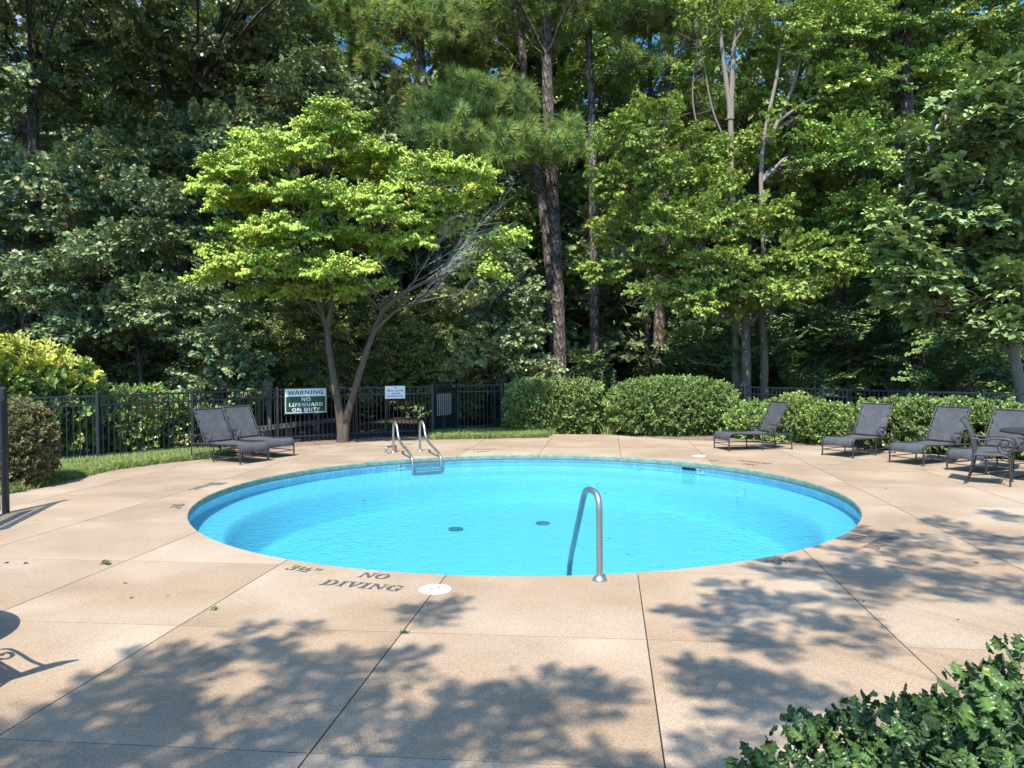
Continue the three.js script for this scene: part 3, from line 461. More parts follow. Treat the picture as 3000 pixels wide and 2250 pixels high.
// a leafy bough along +x, length L
function bough(sp, seed) {
  const R = rng(seed), S = new Soup(), { L = 1.1, W = 0.55, twigs = 14, per = 10, len = 0.11, wid = 1, shape = LEAF.ovate, droop = 0.25, hang = 0.35, mess = 0.45, lift = 0.15, pal, stem = [0.09, 0.07, 0.05], rosette = false, fold = 0.35, curl = 0.18 } = sp;
  const ax = (t) => V(t * L, lift * L * t - droop * L * t * t, 0.07 * L * Math.sin(t * 4 + seed)), rnd = (k) => (R() - 0.5) * 2 * k;
  for (let k = 0; k < 5; k++) S.stick(ax(k / 5), ax((k + 1) / 5), 0.007 * (1 - k / 7), 0.007 * (1 - (k + 1) / 7), stem);
  for (let i = 0; i < twigs; i++) {
    const t = 0.12 + 0.88 * (i + R() * 0.6) / twigs, s = i % 2 ? 1 : -1, a = s * (0.55 + R() * 0.65) * (1 - 0.65 * Math.max(0, t - 0.6)), o = ax(Math.min(1, t)), el = rnd(0.35) + 0.12, l = W * (1.05 - 0.62 * t) * (0.65 + 0.6 * R());
    const d = V(Math.cos(a) * Math.cos(el), Math.sin(el), Math.sin(a) * Math.cos(el)); let p = o.clone(), q;
    const seg = 3; for (let k = 0; k < seg; k++) { q = p.clone().addScaledVector(d, l / seg); q.y -= droop * 0.12 * l * (k + 1); S.stick(p, q, 0.0035, 0.0025, stem); p = q; }
    for (let k = 0; k < per; k++) {
      const f = rosette ? 0.35 + 0.65 * Math.sqrt(R()) : (k + 0.4 + R() * 0.5) / per, b = o.clone().addScaledVector(d, l * f); b.y -= droop * 0.24 * l * f * f;
      const sd = V(-d.z, 0, d.x).multiplyScalar(k % 2 ? 1 : -1), ld = d.clone().multiplyScalar(0.55 + rnd(0.2)).addScaledVector(sd, 0.75).add(V(rnd(mess), -hang + rnd(mess), rnd(mess))), up = V(rnd(mess), 1, rnd(mess));
      S.leaf(b, ld, up, len * (0.72 + 0.5 * R()), wid * (0.85 + 0.3 * R()), shape, pickColor(pal, R), fold, curl);
    }
  }
  return S.build();
}
function pineBough(pal, seed, { L = 0.95, tufts = 5, needles = 80, len = 0.25, w = 0.0075 } = {}) {
  const R = rng(seed), S = new Soup(), stem = [0.12, 0.085, 0.06], rnd = (k) => (R() - 0.5) * 2 * k; const ax = (t) => V(t * L, 0.10 * L * t, 0.06 * L * Math.sin(5 * t + seed));
  for (let k = 0; k < 4; k++) S.stick(ax(k / 4), ax((k + 1) / 4), 0.010, 0.008, stem);
  for (let i = 0; i < tufts; i++) {
    const t = 0.25 + 0.75 * i / (tufts - 1), o = ax(t), a = rnd(1.1), l = i === tufts - 1 ? 0.03 : 0.16 + 0.18 * R(), d = V(Math.cos(a), 0.35 + rnd(0.3), Math.sin(a)).normalize(), tip = o.clone().addScaledVector(d, l), base = pickColor(pal, R);
    S.stick(o, tip, 0.005, 0.004, stem);
    for (let k = 0; k < needles; k++) {
      const v = V(rnd(1), rnd(1), rnd(1)).normalize().addScaledVector(d, 0.75).normalize(), b = tip.clone().addScaledVector(d, -0.05 * R()), e = b.clone().addScaledVector(v, len * (0.75 + 0.45 * R())); e.y -= 0.02; const s = V(rnd(1), rnd(1), rnd(1)).cross(v).normalize().multiplyScalar(w), k2 = 0.8 + 0.4 * R();
      S.tri(b.clone().add(s), b.clone().sub(s), e, base.map((c) => c * k2));
    }
  }
  return S.build();
}
const variants = (n, f) => Array.from({ length: n }, (_, i) => f(i));
// instances: list of { o, x (outward), s, v (variant), tint }
const _m = new THREE.Matrix4(), _c = new THREE.Color();
function instance(parent, name, geos, mat, list, origin) {
  geos.forEach((g, v) => {
    const own = list.filter((e) => e.v % geos.length === v); if (!own.length) return;
    const im = shade(new THREE.InstancedMesh(g, mat, own.length)); im.name = name; im.userData.kind = 'stuff';
    own.forEach((e, i) => {
      const x = e.x.clone().normalize(), z = V(0, 0, 0).crossVectors(x, e.up || V(0, 1, 0)).normalize(), y = V(0, 0, 0).crossVectors(z, x);
      if (e.roll) { const c = Math.cos(e.roll), s = Math.sin(e.roll), y2 = y.clone().multiplyScalar(c).addScaledVector(z, s), z2 = z.clone().multiplyScalar(c).addScaledVector(y, -s); y.copy(y2); z.copy(z2); }
      _m.makeBasis(x.multiplyScalar(e.s), y.multiplyScalar(e.s), z.multiplyScalar(e.s)); _m.setPosition(e.o.x - origin.x, e.o.y - origin.y, e.o.z - origin.z); im.setMatrixAt(i, _m); im.setColorAt(i, _c.setRGB(...(e.tint || [1, 1, 1])));
    });
    parent.add(im);
  });
}
// bark: furrowed plates, colour and relief only
function barkTexture(seed, a, b, plate) {
  const n1 = fbm(seed, 8, 4), n2 = fbm(seed + 3, 4, 3), n3 = tileNoise(seed + 9, 256);
  const val = (u, v) => { const w = n2(u, v) * 0.25, f = Math.abs(2 * n1(u * 1.0 + w, v * 0.5) - 1), k = clamp(f * 2.6, 0, 1); return clamp((plate ? k : 0.35 + 0.65 * n1(u, v * 0.25)) + 0.25 * (n3(u * 256, v * 128) - 0.5), 0, 1); };
  return [dataTexture(256, (u, v) => { const k = val(u, v), c = mixc(b, a, k); return c; }), dataTexture(256, (u, v) => { const k = val(u, v); return [k, k, k]; }, false)];
}
function barkMat(seed, a, b, plate, size, depth) { const [m, h] = barkTexture(seed, a, b, plate); return new THREE.MeshStandardMaterial({ map: rep(m, size), bumpMap: rep(h, size), bumpScale: depth, roughness: 0.95 }); }
const BARK = {
  pine: barkMat(41, [0.52, 0.45, 0.40], [0.19, 0.155, 0.14], true, 0.7, 0.03),
  grey: barkMat(52, [0.46, 0.42, 0.37], [0.22, 0.20, 0.18], false, 0.8, 0.012),
  pale: barkMat(63, [0.58, 0.53, 0.47], [0.32, 0.29, 0.26], false, 0.6, 0.008),
  dark: barkMat(74, [0.36, 0.32, 0.28], [0.15, 0.13, 0.11], true, 0.6, 0.02),
  dogwood: barkMat(85, [0.40, 0.34, 0.28], [0.20, 0.165, 0.14], false, 0.5, 0.01),
};
// tree: trunk line (points), crown of blobs { c, r: [rx, ry, rz], n }
function tree({ name, label, group, trunks, bark, geos, mat, blobs, seed, pitch = 0.15, scale = 1, tint = 0.2, reach = 0.8, limbR = 0.05, shell = 0.45, twig = 0.6, flat = 0, limbs = true }) {
  const R = rng(seed), base = trunks[0].pts[0].clone(), t = thing(name, label, 'tree', base, 0, group), rnd = (k) => (R() - 0.5) * 2 * k;
  const lines = trunks.map(({ pts, r }) => { const c = new THREE.CatmullRomCurve3(pts, false, 'centripetal'), n = 18, q = c.getPoints(n); const rr = q.map((_, i) => lerp(r[0], r[1], Math.pow(i / n, 0.85)) * (i === 0 ? 1.25 : i === 1 ? 1.06 : 1) * (1 + 0.05 * Math.sin(i * 2.3 + seed))); mesh('trunk', tube(q.map((p) => p.clone().sub(base)), rr, 12), bark, t); return q; });
  const list = [];
  for (const b of blobs) {
    // limb from the nearest trunk point below the blob
    let best = null, bd = 1e9; for (const q of lines) for (const p of q) { const dy = b.c.y - p.y, hd = Math.hypot(p.x - b.c.x, p.z - b.c.z), k = Math.abs(dy - hd * 0.38 - 0.2) + hd * 0.6; if (k < bd) { bd = k; best = p; } }
    const mid1 = best.clone().lerp(b.c, 0.45).add(V(rnd(0.2), 0.12 * best.distanceTo(b.c) + rnd(0.15), rnd(0.2))), end = b.c.clone().add(V(0, -b.r[1] * 0.25, 0)), lp = new THREE.CatmullRomCurve3([best.clone(), mid1, end]).getPoints(8);
    const parts = []; const lr = (b.limb || limbR) * Math.min(1.3, 0.6 + best.distanceTo(b.c) * 0.2); parts.push(tube(lp.map((p) => p.clone().sub(base)), lp.map((_, i) => lr * (1 - 0.72 * i / 8)), 6, false));
    for (let i = 0; i < b.n; i++) {
      const u = V(rnd(1), rnd(1), rnd(1)); if (u.lengthSq() > 1) { i--; continue; } u.normalize(); if (u.y < 0 && flat) u.y *= 1 - flat; const q = Math.pow(lerp(shell * shell * shell, 1, R()), 1 / 3); const p = b.c.clone().add(V(u.x * b.r[0] * q, u.y * b.r[1] * q, u.z * b.r[2] * q));
      const out = p.clone().sub(b.c.clone().lerp(best, 0.35)); out.y *= 0.35; out.normalize(); out.add(V(rnd(0.45), pitch + rnd(0.3) + 0.25 * u.y, rnd(0.45))).normalize();
      const s = scale * (0.75 + 0.5 * R()), o = p.clone().addScaledVector(out, -s * reach * 0.6), w = 1 + tint * rnd(1), y = 1 + 0.5 * tint * rnd(1); list.push({ o, x: out, s, v: Math.floor(R() * geos.length), tint: [w * y, w, w * (2 - y)], roll: rnd(0.45) });
      if (R() < twig) { const k = Math.floor(R() * 7) + 2, a = lp[k], m = a.clone().lerp(o, 0.5).add(V(rnd(0.1), -0.05 + rnd(0.08), rnd(0.1))); parts.push(tube([a, m, o].map((w2) => w2.clone().sub(base)), [0.014, 0.010, 0.006], 4, false)); }
    }
    if (limbs) mesh('limb', merge(parts), bark, t);
  }
  instance(t, 'crown', geos, mat, list, base);
  return t;
}
const B = (px, py, d, r, n, k = 0.75, kz = 1) => ({ c: at(px, py, d), r: [r, r * k, r * kz], n });
// ---------------------------------------------------------------- species
const SP = {};
SP.oak = { mat: LM.gloss, geos: variants(5, (i) => bough({ L: 1.0, W: 0.5, twigs: 12, per: 9, len: 0.15, wid: 0.95, shape: LEAF.oak, droop: 0.3, hang: 0.25, mess: 0.75, rosette: true, pal: [[0.133, 0.186, 0.062], [0.213, 0.253, 0.093], [0.291, 0.304, 0.093]] }, 100 + i)) };
SP.dogwood = { mat: LM.soft, geos: variants(5, (i) => bough({ L: 0.85, W: 0.5, twigs: 13, per: 9, len: 0.10, wid: 0.95, shape: LEAF.oval, droop: 0.28, hang: 0.75, mess: 0.35, pal: [[0.265, 0.380, 0.035], [0.385, 0.480, 0.055], [0.52, 0.46, 0.07]], curl: 0.3 }, 200 + i)) };
SP.maple = { mat: LM.soft, geos: variants(5, (i) => bough({ L: 0.9, W: 0.5, twigs: 12, per: 9, len: 0.115, wid: 1.1, shape: LEAF.maple, droop: 0.3, hang: 0.5, mess: 0.5, rosette: true, pal: [[0.194, 0.288, 0.033], [0.298, 0.377, 0.046], [0.457, 0.403, 0.050]] }, 300 + i)) };
SP.broad = { mat: LM.gloss, geos: variants(5, (i) => bough({ L: 1.0, W: 0.55, twigs: 14, per: 10, len: 0.085, wid: 1.15, shape: LEAF.oval, droop: 0.3, hang: 0.35, mess: 0.75, pal: [[0.179, 0.285, 0.041], [0.288, 0.380, 0.057], [0.412, 0.421, 0.067]] }, 400 + i)) };
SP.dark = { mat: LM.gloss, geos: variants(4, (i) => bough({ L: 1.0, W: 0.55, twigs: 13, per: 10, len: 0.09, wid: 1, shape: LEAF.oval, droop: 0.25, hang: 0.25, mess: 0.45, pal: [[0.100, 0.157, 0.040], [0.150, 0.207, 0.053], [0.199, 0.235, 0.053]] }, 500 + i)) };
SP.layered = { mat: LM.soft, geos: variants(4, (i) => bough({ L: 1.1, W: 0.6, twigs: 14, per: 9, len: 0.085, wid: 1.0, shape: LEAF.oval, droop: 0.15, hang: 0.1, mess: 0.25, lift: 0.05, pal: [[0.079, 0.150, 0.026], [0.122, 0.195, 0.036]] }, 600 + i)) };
SP.privet = { mat: LM.gloss, geos: variants(4, (i) => bough({ L: 0.7, W: 0.4, twigs: 13, per: 10, len: 0.058, wid: 1.0, shape: LEAF.oval, droop: 0.3, hang: 0.15, mess: 0.75, pal: [[0.118, 0.169, 0.033], [0.192, 0.233, 0.046], [0.310, 0.290, 0.065]] }, 700 + i)) };
SP.magnolia = { mat: LM.gloss, geos: variants(5, (i) => bough({ L: 0.7, W: 0.4, twigs: 9, per: 7, len: 0.172, wid: 0.85, shape: LEAF.ovate, droop: 0.2, hang: 0.1, mess: 0.6, lift: 0.3, rosette: true, pal: [[0.151, 0.219, 0.047], [0.209, 0.273, 0.066], [0.279, 0.310, 0.093]] }, 800 + i)) };
SP.pine = { mat: LM.needle, geos: variants(4, (i) => pineBough([[0.192, 0.275, 0.056], [0.303, 0.374, 0.079], [0.440, 0.418, 0.099]], 900 + i)) };
const path = (d, list) => list.map(([px, py, k = 0]) => at(px, py, d + k));
function rooted(d, list) { const p = path(d, list); const b = p[0].clone(); b.y = -0.06; b.x = p[0].x; return [b, ...p.slice(1)]; }

// ---------------------------------------------------------------- the bright green tree at the fence, two leaning stems, dead twigs on one side
{
  const d = 17.55, R = rng(77);
  const pads = [[960, 390, .75], [860, 440, .7], [745, 420, .6], [690, 470, .6], [600, 500, .55], [555, 545, .4], [1010, 470, .7], [1120, 500, .7], [1250, 490, .65], [1350, 510, .6], [1400, 545, .4], [1330, 590, .5], [1180, 560, .7], [650, 590, .65], [760, 570, .75], [880, 560, .8], [1010, 590, .8], [1130, 630, .7], [1260, 600, .6], [720, 670, .7], [610, 740, .55], [830, 680, .8], [950, 690, .8], [590, 800, .5], [680, 780, .7], [790, 770, .75], [900, 790, .7], [1010, 790, .65], [1080, 720, .6], [740, 850, .45], [860, 850, .5], [960, 850, .45], [1060, 840, .4], [1180, 700, .5], [1300, 650, .4], [985, 335, .4], [700, 400, .4], [1090, 450, .45]];
  const blobs = pads.map(([x, y, r]) => ({ ...B(x < 700 ? x + 62 : x < 800 ? x + 34 : x + 8, y, d + (R() - 0.5) * 2.6 * (y < 800 ? 1 : 0.7), r * 0.92, Math.round(20 * r / 0.7), 0.34, 1.1), limb: 0.018 }));
  for (const [x, y, r, n] of [[1440, 705, .33, 9], [1500, 690, .2, 5], [1420, 795, .3, 9], [1370, 760, .25, 5]]) blobs.push({ ...B(x, y, d - 0.4, r, n, 0.4), limb: 0.016 });
  const t = tree({
    name: 'leaning_tree', label: 'bright yellow-green tree with two leaning stems in front of the fence', seed: 21, bark: BARK.dogwood, ...SP.dogwood, pitch: -0.02, scale: 0.78, tint: 0.13, flat: 0.5, reach: 0.7, shell: 0.3, limbR: 0.03, twig: 0.45, blobs,
    trunks: [
      { pts: rooted(d, [[1003, 1290], [998, 1235], [985, 1150], [966, 1040], [956, 955], [930, 880], [900, 790], [870, 680], [850, 560]]), r: [0.115, 0.022] },
      { pts: rooted(d, [[1008, 1290], [1015, 1235], [1042, 1130, -0.1], [1088, 990, -0.2], [1124, 905, -0.3], [1150, 850, -0.3], [1120, 760, -0.3], [1090, 620], [1060, 500]]), r: [0.10, 0.02] },
      { pts: path(d, [[958, 960], [975, 880], [990, 800], [975, 650], [960, 500]]), r: [0.07, 0.02] },
      { pts: path(d - 0.3, [[1122, 908], [1180, 860, -0.2], [1270, 815, -0.4], [1340, 790, -0.5], [1400, 735, -0.6]]), r: [0.062, 0.014] },
      { pts: path(d - 0.3, [[1100, 965], [1170, 905, -0.3], [1250, 880, -0.5], [1350, 860, -0.7]]), r: [0.04, 0.009] },
    ],
  });
  t.children.filter((c) => c.name === 'crown').forEach((c) => { c.userData.label = 'bright yellow-green drooping leaves in layered pads'; });
  // bare grey twigs
  const S = new Soup(), base = t.position, grey = [0.27, 0.235, 0.20];
  const grow = (p, dir, len, r, n) => { let a = p.clone(), v = dir.clone(); for (let k = 0; k < 4; k++) { v.add(V((R() - 0.5) * 0.5, (R() - 0.42) * 0.4, (R() - 0.5) * 0.5)).normalize(); const b = a.clone().addScaledVector(v, len / 4); S.stick(a, b, r * (1 - k * 0.17), r * (0.83 - k * 0.17), grey.map((c) => c * (0.8 + 0.4 * R()))); if (n) for (let q = 0; q < 2; q++) grow(b, v.clone().add(V((R() - 0.3) * 1.3, (R() - 0.4) * 1.1, (R() - 0.5) * 1.3)).normalize(), len * (0.45 + 0.25 * R()), r * 0.55, n - 1); a = b; } };
  for (const [a, b, k] of [[[1180, 860], [1330, 700], -0.5], [[1250, 820], [1420, 690], -0.6], [[1180, 900], [1340, 860], -0.5], [[1270, 815], [1400, 760], -0.7]]) { const p = at(a[0], a[1], d + k), q = at(b[0], b[1], d + k - 0.3), v = q.clone().sub(p); grow(p.sub(base), v.clone().normalize(), v.length() * 0.85, 0.010, 2); }
  const deadMat = new THREE.MeshStandardMaterial({ vertexColors: true, roughness: 0.95 }); const m = mesh('dead_twigs', S.build(), deadMat, t); m.userData = { label: 'bare grey dead twigs on the pool ladder side', kind: 'stuff' };
}
// ---------------------------------------------------------------- oaks
const oak = (o) => tree({ bark: BARK.dark, ...SP.oak, pitch: 0.1, tint: 0.22, ...o });
oak({ name: 'oak_tree', label: 'large dark oak with grey-green lobed leaves behind the golden shrub', seed: 31, trunks: [{ pts: rooted(21.5, [[70, 1260], [80, 1000], [100, 600], [95, 200], [120, -300]]), r: [0.24, 0.09] }], scale: 1.05,
  blobs: [[-80, 120, 1.7, 50], [120, 40, 1.5, 46], [40, 380, 1.6, 50], [-60, 640, 1.6, 46], [190, 230, 0.9, 16], [130, 560, 1.3, 34], [80, 800, 1.2, 36], [-80, 920, 1.4, 36], [200, 800, 1.0, 24], [0, -220, 2, 44], [240, -180, 1.8, 40], [300, 480, 1.0, 22]].map(([x, y, r, n], i) => B(x, y, 21.5 + ((i * 37) % 5 - 2) * 0.6, r, n)).concat([[-250, -150, 18.2, 1.9, 12], [60, -150, 18, 1.9, 10], [330, -170, 17.8, 1.7, 7]].map(([x, y, d, r, n]) => B(x, y, d, r, n, 0.38))) });
oak({ name: 'oak_tree', label: 'tall oak with a dark forked trunk behind the bright yellow-green tree', seed: 32, trunks: [{ pts: rooted(24, [[545, 1240], [540, 900], [520, 500], [500, 330], [470, 150], [450, -300]]), r: [0.26, 0.09] }, { pts: path(24, [[515, 430], [580, 260], [640, 100], [660, -200]]), r: [0.13, 0.06] }], scale: 1.1,
  blobs: [[330, 70, 1.5, 42], [480, 190, 1.5, 44], [620, 60, 1.6, 46], [720, 230, 1.5, 44], [430, 430, 1.3, 34], [590, 420, 1.3, 36], [360, 620, 1.2, 30], [520, 610, 1.3, 32], [800, 90, 1.4, 38], [800, 380, 1.3, 34], [880, 250, 1.2, 28], [450, -170, 2, 40], [740, -150, 2, 44], [430, 780, 1.2, 26]].map(([x, y, r, n], i) => B(x, y, 24 + ((i * 23) % 5 - 2) * 0.6, r, n)).concat([[560, -160, 19, 2, 9], [800, -160, 19.5, 2, 12], [1020, -160, 20, 2, 14]].map(([x, y, d, r, n]) => B(x, y, d, r, n, 0.38))) });
oak({ name: 'young_oak', label: 'young oak with pale grey-green leaf sprays over the flowering shrub', seed: 33, trunks: [{ pts: rooted(19.6, [[420, 1260], [415, 1100], [395, 950], [370, 800], [380, 650]]), r: [0.08, 0.025] }], scale: 0.85, tint: 0.15,
  blobs: [[250, 800, 0.95, 34], [390, 830, 0.9, 34], [150, 850, 0.7, 22], [330, 930, 0.9, 30], [470, 900, 0.8, 26], [230, 960, 0.6, 16], [520, 980, 0.5, 12], [330, 720, 0.8, 22], [450, 700, 0.7, 20], [440, 590, 0.6, 14]].map(([x, y, r, n], i) => B(x, y, 19.2 + ((i * 29) % 5 - 2) * 0.25, r, n, 0.55)) });
oak({ name: 'young_oak', label: 'small oak sapling with large lobed leaves leaning over the fence by the chaises', seed: 34, trunks: [{ pts: rooted(19.2, [[660, 1250], [655, 1130], [650, 1000], [640, 880]]), r: [0.045, 0.015] }], scale: 0.72, tint: 0.15,
  blobs: [[640, 990, 0.55, 18], [700, 1070, 0.5, 16], [590, 1130, 0.5, 15], [665, 900, 0.55, 16], [560, 950, 0.45, 12], [730, 1130, 0.4, 10], [650, 1160, 0.5, 13], [600, 860, 0.5, 12]].map(([x, y, r, n], i) => B(x, y, 18.75 + ((i * 31) % 5 - 2) * 0.15, r, n, 0.55)) });
oak({ name: 'young_oak', label: 'oak sapling with broad pale leaves beside the open gate, in front of the pines', seed: 35, trunks: [{ pts: rooted(21, [[1450, 1240], [1445, 1100], [1430, 950], [1440, 780]]), r: [0.06, 0.015] }], scale: 0.8, tint: 0.15,
  blobs: [[1420, 990, 0.6, 18], [1350, 890, 0.65, 18], [1490, 1050, 0.6, 18], [1500, 860, 0.7, 18], [1430, 760, 0.8, 20], [1340, 1070, 0.5, 12], [1560, 1090, 0.5, 12], [1530, 960, 0.5, 12]].map(([x, y, r, n], i) => B(x, y, 20.9 + ((i * 31) % 5 - 2) * 0.2, r, n, 0.55)) });
// ---------------------------------------------------------------- evergreen understorey along the back
const priv = (o) => tree({ bark: BARK.grey, ...SP.privet, pitch: 0.2, tint: 0.2, name: 'evergreen_shrub', group: 'tall evergreen shrubs beyond the fence', ...o });
[[930, 20.6, [[880, 900, .8], [980, 960, .85], [900, 1060, .8], [1010, 1080, .7], [830, 1000, .6]], 'tall evergreen shrub right behind the two leaning stems'], [1130, 20.9, [[1120, 990, .85], [1080, 900, .7], [1200, 920, .75], [1180, 1060, .8], [1100, 1120, .7], [1250, 1000, .7], [1010, 830, .6]], 'tall evergreen shrub with yellowish leaves behind the shower sign'], [1300, 21.3, [[1280, 1080, .8], [1340, 1150, .7], [1240, 1150, .7], [1390, 1120, .6], [1300, 950, .6]], 'evergreen shrub growing behind the open gate']].forEach(([px, d, bl, label], k) =>
  priv({ label, seed: 41 + k, trunks: [{ pts: rooted(d, [[px, 1240], [px + 5, 1100], [px - 5, 950]]), r: [0.05, 0.02] }], blobs: bl.map(([x, y, r], i) => B(x, y, d + ((i * 31) % 5 - 2) * 0.25, r, Math.round(52 * r), 0.7)) }));
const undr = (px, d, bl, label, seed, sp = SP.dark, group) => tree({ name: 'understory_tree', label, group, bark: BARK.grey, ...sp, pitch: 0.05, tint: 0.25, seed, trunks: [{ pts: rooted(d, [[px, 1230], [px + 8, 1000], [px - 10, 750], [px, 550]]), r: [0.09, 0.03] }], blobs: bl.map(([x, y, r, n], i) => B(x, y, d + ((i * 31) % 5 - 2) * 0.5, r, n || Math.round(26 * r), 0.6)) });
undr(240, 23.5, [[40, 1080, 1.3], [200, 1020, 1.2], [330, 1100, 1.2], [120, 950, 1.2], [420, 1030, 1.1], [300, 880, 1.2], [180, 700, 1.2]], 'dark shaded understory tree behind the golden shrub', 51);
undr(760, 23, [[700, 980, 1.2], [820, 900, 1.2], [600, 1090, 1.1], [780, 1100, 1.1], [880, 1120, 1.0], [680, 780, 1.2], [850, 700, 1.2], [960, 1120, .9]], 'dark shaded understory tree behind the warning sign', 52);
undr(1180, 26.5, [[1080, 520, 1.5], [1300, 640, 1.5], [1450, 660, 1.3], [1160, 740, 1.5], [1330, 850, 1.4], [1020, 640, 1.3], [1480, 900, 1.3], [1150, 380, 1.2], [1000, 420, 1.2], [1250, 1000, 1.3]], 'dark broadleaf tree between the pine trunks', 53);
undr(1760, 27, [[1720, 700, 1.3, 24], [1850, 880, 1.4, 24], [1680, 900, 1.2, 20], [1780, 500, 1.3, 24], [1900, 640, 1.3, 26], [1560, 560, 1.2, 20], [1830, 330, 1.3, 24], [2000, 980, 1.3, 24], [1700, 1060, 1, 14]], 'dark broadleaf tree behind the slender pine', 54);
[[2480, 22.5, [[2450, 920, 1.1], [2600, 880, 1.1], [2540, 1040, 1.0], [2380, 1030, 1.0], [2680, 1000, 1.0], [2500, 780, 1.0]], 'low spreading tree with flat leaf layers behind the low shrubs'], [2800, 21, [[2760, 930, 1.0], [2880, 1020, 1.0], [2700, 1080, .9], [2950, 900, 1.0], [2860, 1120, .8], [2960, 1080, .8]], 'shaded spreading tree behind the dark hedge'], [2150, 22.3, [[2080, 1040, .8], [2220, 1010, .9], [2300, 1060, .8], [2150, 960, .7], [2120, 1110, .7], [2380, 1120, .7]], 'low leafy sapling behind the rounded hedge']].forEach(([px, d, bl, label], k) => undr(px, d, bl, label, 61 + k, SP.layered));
// ---------------------------------------------------------------- pines
function pine(label, d, trunk, r, blobs, seed, group = 'pine trees behind the pool') {
  const t = tree({ name: 'pine_tree', label, group, bark: BARK.pine, ...SP.pine, pitch: 0.2, tint: 0.18, scale: 1.15, seed, trunks: [{ pts: rooted(d, trunk), r }], blobs: blobs.map(([x, y, q, n, k = 0]) => ({ ...B(x, y, d + k, q, n, 0.5), limb: 0.032 })), shell: 0.3 }); return t;
}
pine('stout pine with a straight bare trunk, tallest of the pair that cross', 23, [[1642, 1240], [1640, 1000], [1622, 600], [1606, 300], [1600, 80], [1598, -400]], [0.20, 0.14], [[1520, -20, 1.1, 24], [1690, -10, 1.1, 24], [1600, -120, 1.6, 36], [1440, 60, .8, 14], [1480, 330, .75, 22, -1], [1330, 420, .8, 26, -1.6], [1290, 330, .6, 16, -1.4], [1620, 440, .85, 26, -1.4], [1500, 460, .7, 20, -1.5], [1400, 280, .55, 12, -1], [1380, -180, 1.8, 24, -3.5], [1820, -180, 1.8, 20, -3.5]], 71);
pine('slimmer pine crossing behind the stout pine trunk', 25, [[1628, 1240], [1622, 1000], [1600, 700], [1560, 400], [1532, 180], [1515, -300]], [0.16, 0.11], [[1440, 20, 1.3, 28], [1560, -80, 1.5, 30], [1340, 90, 1.0, 20]], 72);
pine('slender straight pine between the stout pine and the maple', 24, [[1745, 1240], [1742, 1000], [1738, 600], [1732, 300], [1724, 120], [1718, -300]], [0.155, 0.10], [[1740, -10, 1.2, 28], [1850, 60, 1.1, 24], [1660, 90, .8, 12], [1790, -60, 1.5, 34], [1900, 0, 1.1, 22], [1860, 190, .7, 12]], 73);
pine('pine with a forked upper trunk behind the bright yellow-green tree', 26, [[1300, 1240], [1290, 900], [1268, 560], [1245, 330], [1230, 120], [1228, -300]], [0.2, 0.13], [[1130, 80, 1.2, 30], [1280, 50, 1.1, 26], [1010, 60, 1.0, 22], [1200, -90, 1.6, 34], [1350, 150, 1.0, 18], [1080, 190, .8, 12], [960, 110, .8, 12]], 74);
pine('pine whose trunk rises through the maple crown', 24.5, [[1925, 1240], [1930, 1000], [1945, 600], [1958, 300], [1965, 100], [1970, -300]], [0.19, 0.12], [[1980, 40, 1.2, 28], [2080, 90, 1.0, 18], [1900, -60, 1.3, 26], [2050, 330, .9, 14, 1]], 75);
pine('pine with a reddish trunk behind the dark hedge', 21.5, [[2700, 1240], [2690, 1000], [2672, 780], [2660, 500], [2655, 200], [2650, -400]], [0.21, 0.15], [[2640, -200, 1.6, 30], [2750, -150, 1.3, 22]], 76);
pine('thin pine standing in the gloom under the maple', 27, [[2062, 1230], [2056, 1000], [2052, 860], [2050, 500], [2050, -100]], [0.2, 0.14], [[2050, 20, 1.3, 20]], 77);
pine('distant pine left of the dark forked oak', 30, [[700, 1215], [690, 800], [690, 400], [700, 50], [700, -300]], [0.2, 0.12], [[640, 0, 1.4, 26], [760, 60, 1.3, 24], [200, 280, 1.4, 18]], 78);
pine('distant pine with a bare snag branch behind the leaning tree', 31, [[1000, 1215], [1010, 800], [1030, 400], [1045, 150], [1050, -300]], [0.2, 0.12], [[900, 60, 1.4, 26], [1050, 20, 1.4, 26], [980, 200, 1.0, 12]], 79);
for (const [px, d, w] of [[1815, 29, 0.26], [1893, 26, 0.1], [1560, 33, 0.2], [2010, 30, 0.24], [2330, 27, 0.12], [2440, 26, 0.14], [1210, 34, 0.2], [860, 30, 0.18], [350, 28, 0.2], [180, 30, 0.22], [2560, 30, 0.2], [2900, 28, 0.22]]) pine('bare pine trunk standing in the deep shade of the woods', d, [[px, 1220], [px + 6, 900], [px + 12, 500], [px + 10, 0], [px + 8, -300]], [w, w * 0.65], [[px, -250, 1.6, 14]], 700 + px, 'pine trunks in the deep woods');
undr(1420, 29, [[1380, 60, 1.3, 26], [1450, 180, 1.2, 24], [1340, 230, 1.0, 16], [1500, 300, 1.0, 16], [1620, 260, 1.2, 20], [1680, 130, 1.2, 20], [1560, -60, 1.6, 26], [1440, 420, 1.1, 16], [1560, 120, 1.3, 24], [1660, 380, 1.2, 18], [1720, 240, 1.2, 20], [1560, 480, 1.1, 14]], 'light leaved tree showing between the pine crowns against the sky', 55, SP.broad);
undr(1080, 31, [[1000, 110, 1.5, 30], [1130, 190, 1.4, 28], [900, 60, 1.5, 28], [1110, 30, 1.5, 30], [960, 260, 1.4, 24], [1230, 110, 1.3, 24], [1040, -120, 1.8, 28], [1260, 300, 1.2, 16]], 'light leaved tree far behind the pine with the forked upper trunk', 56, SP.broad);
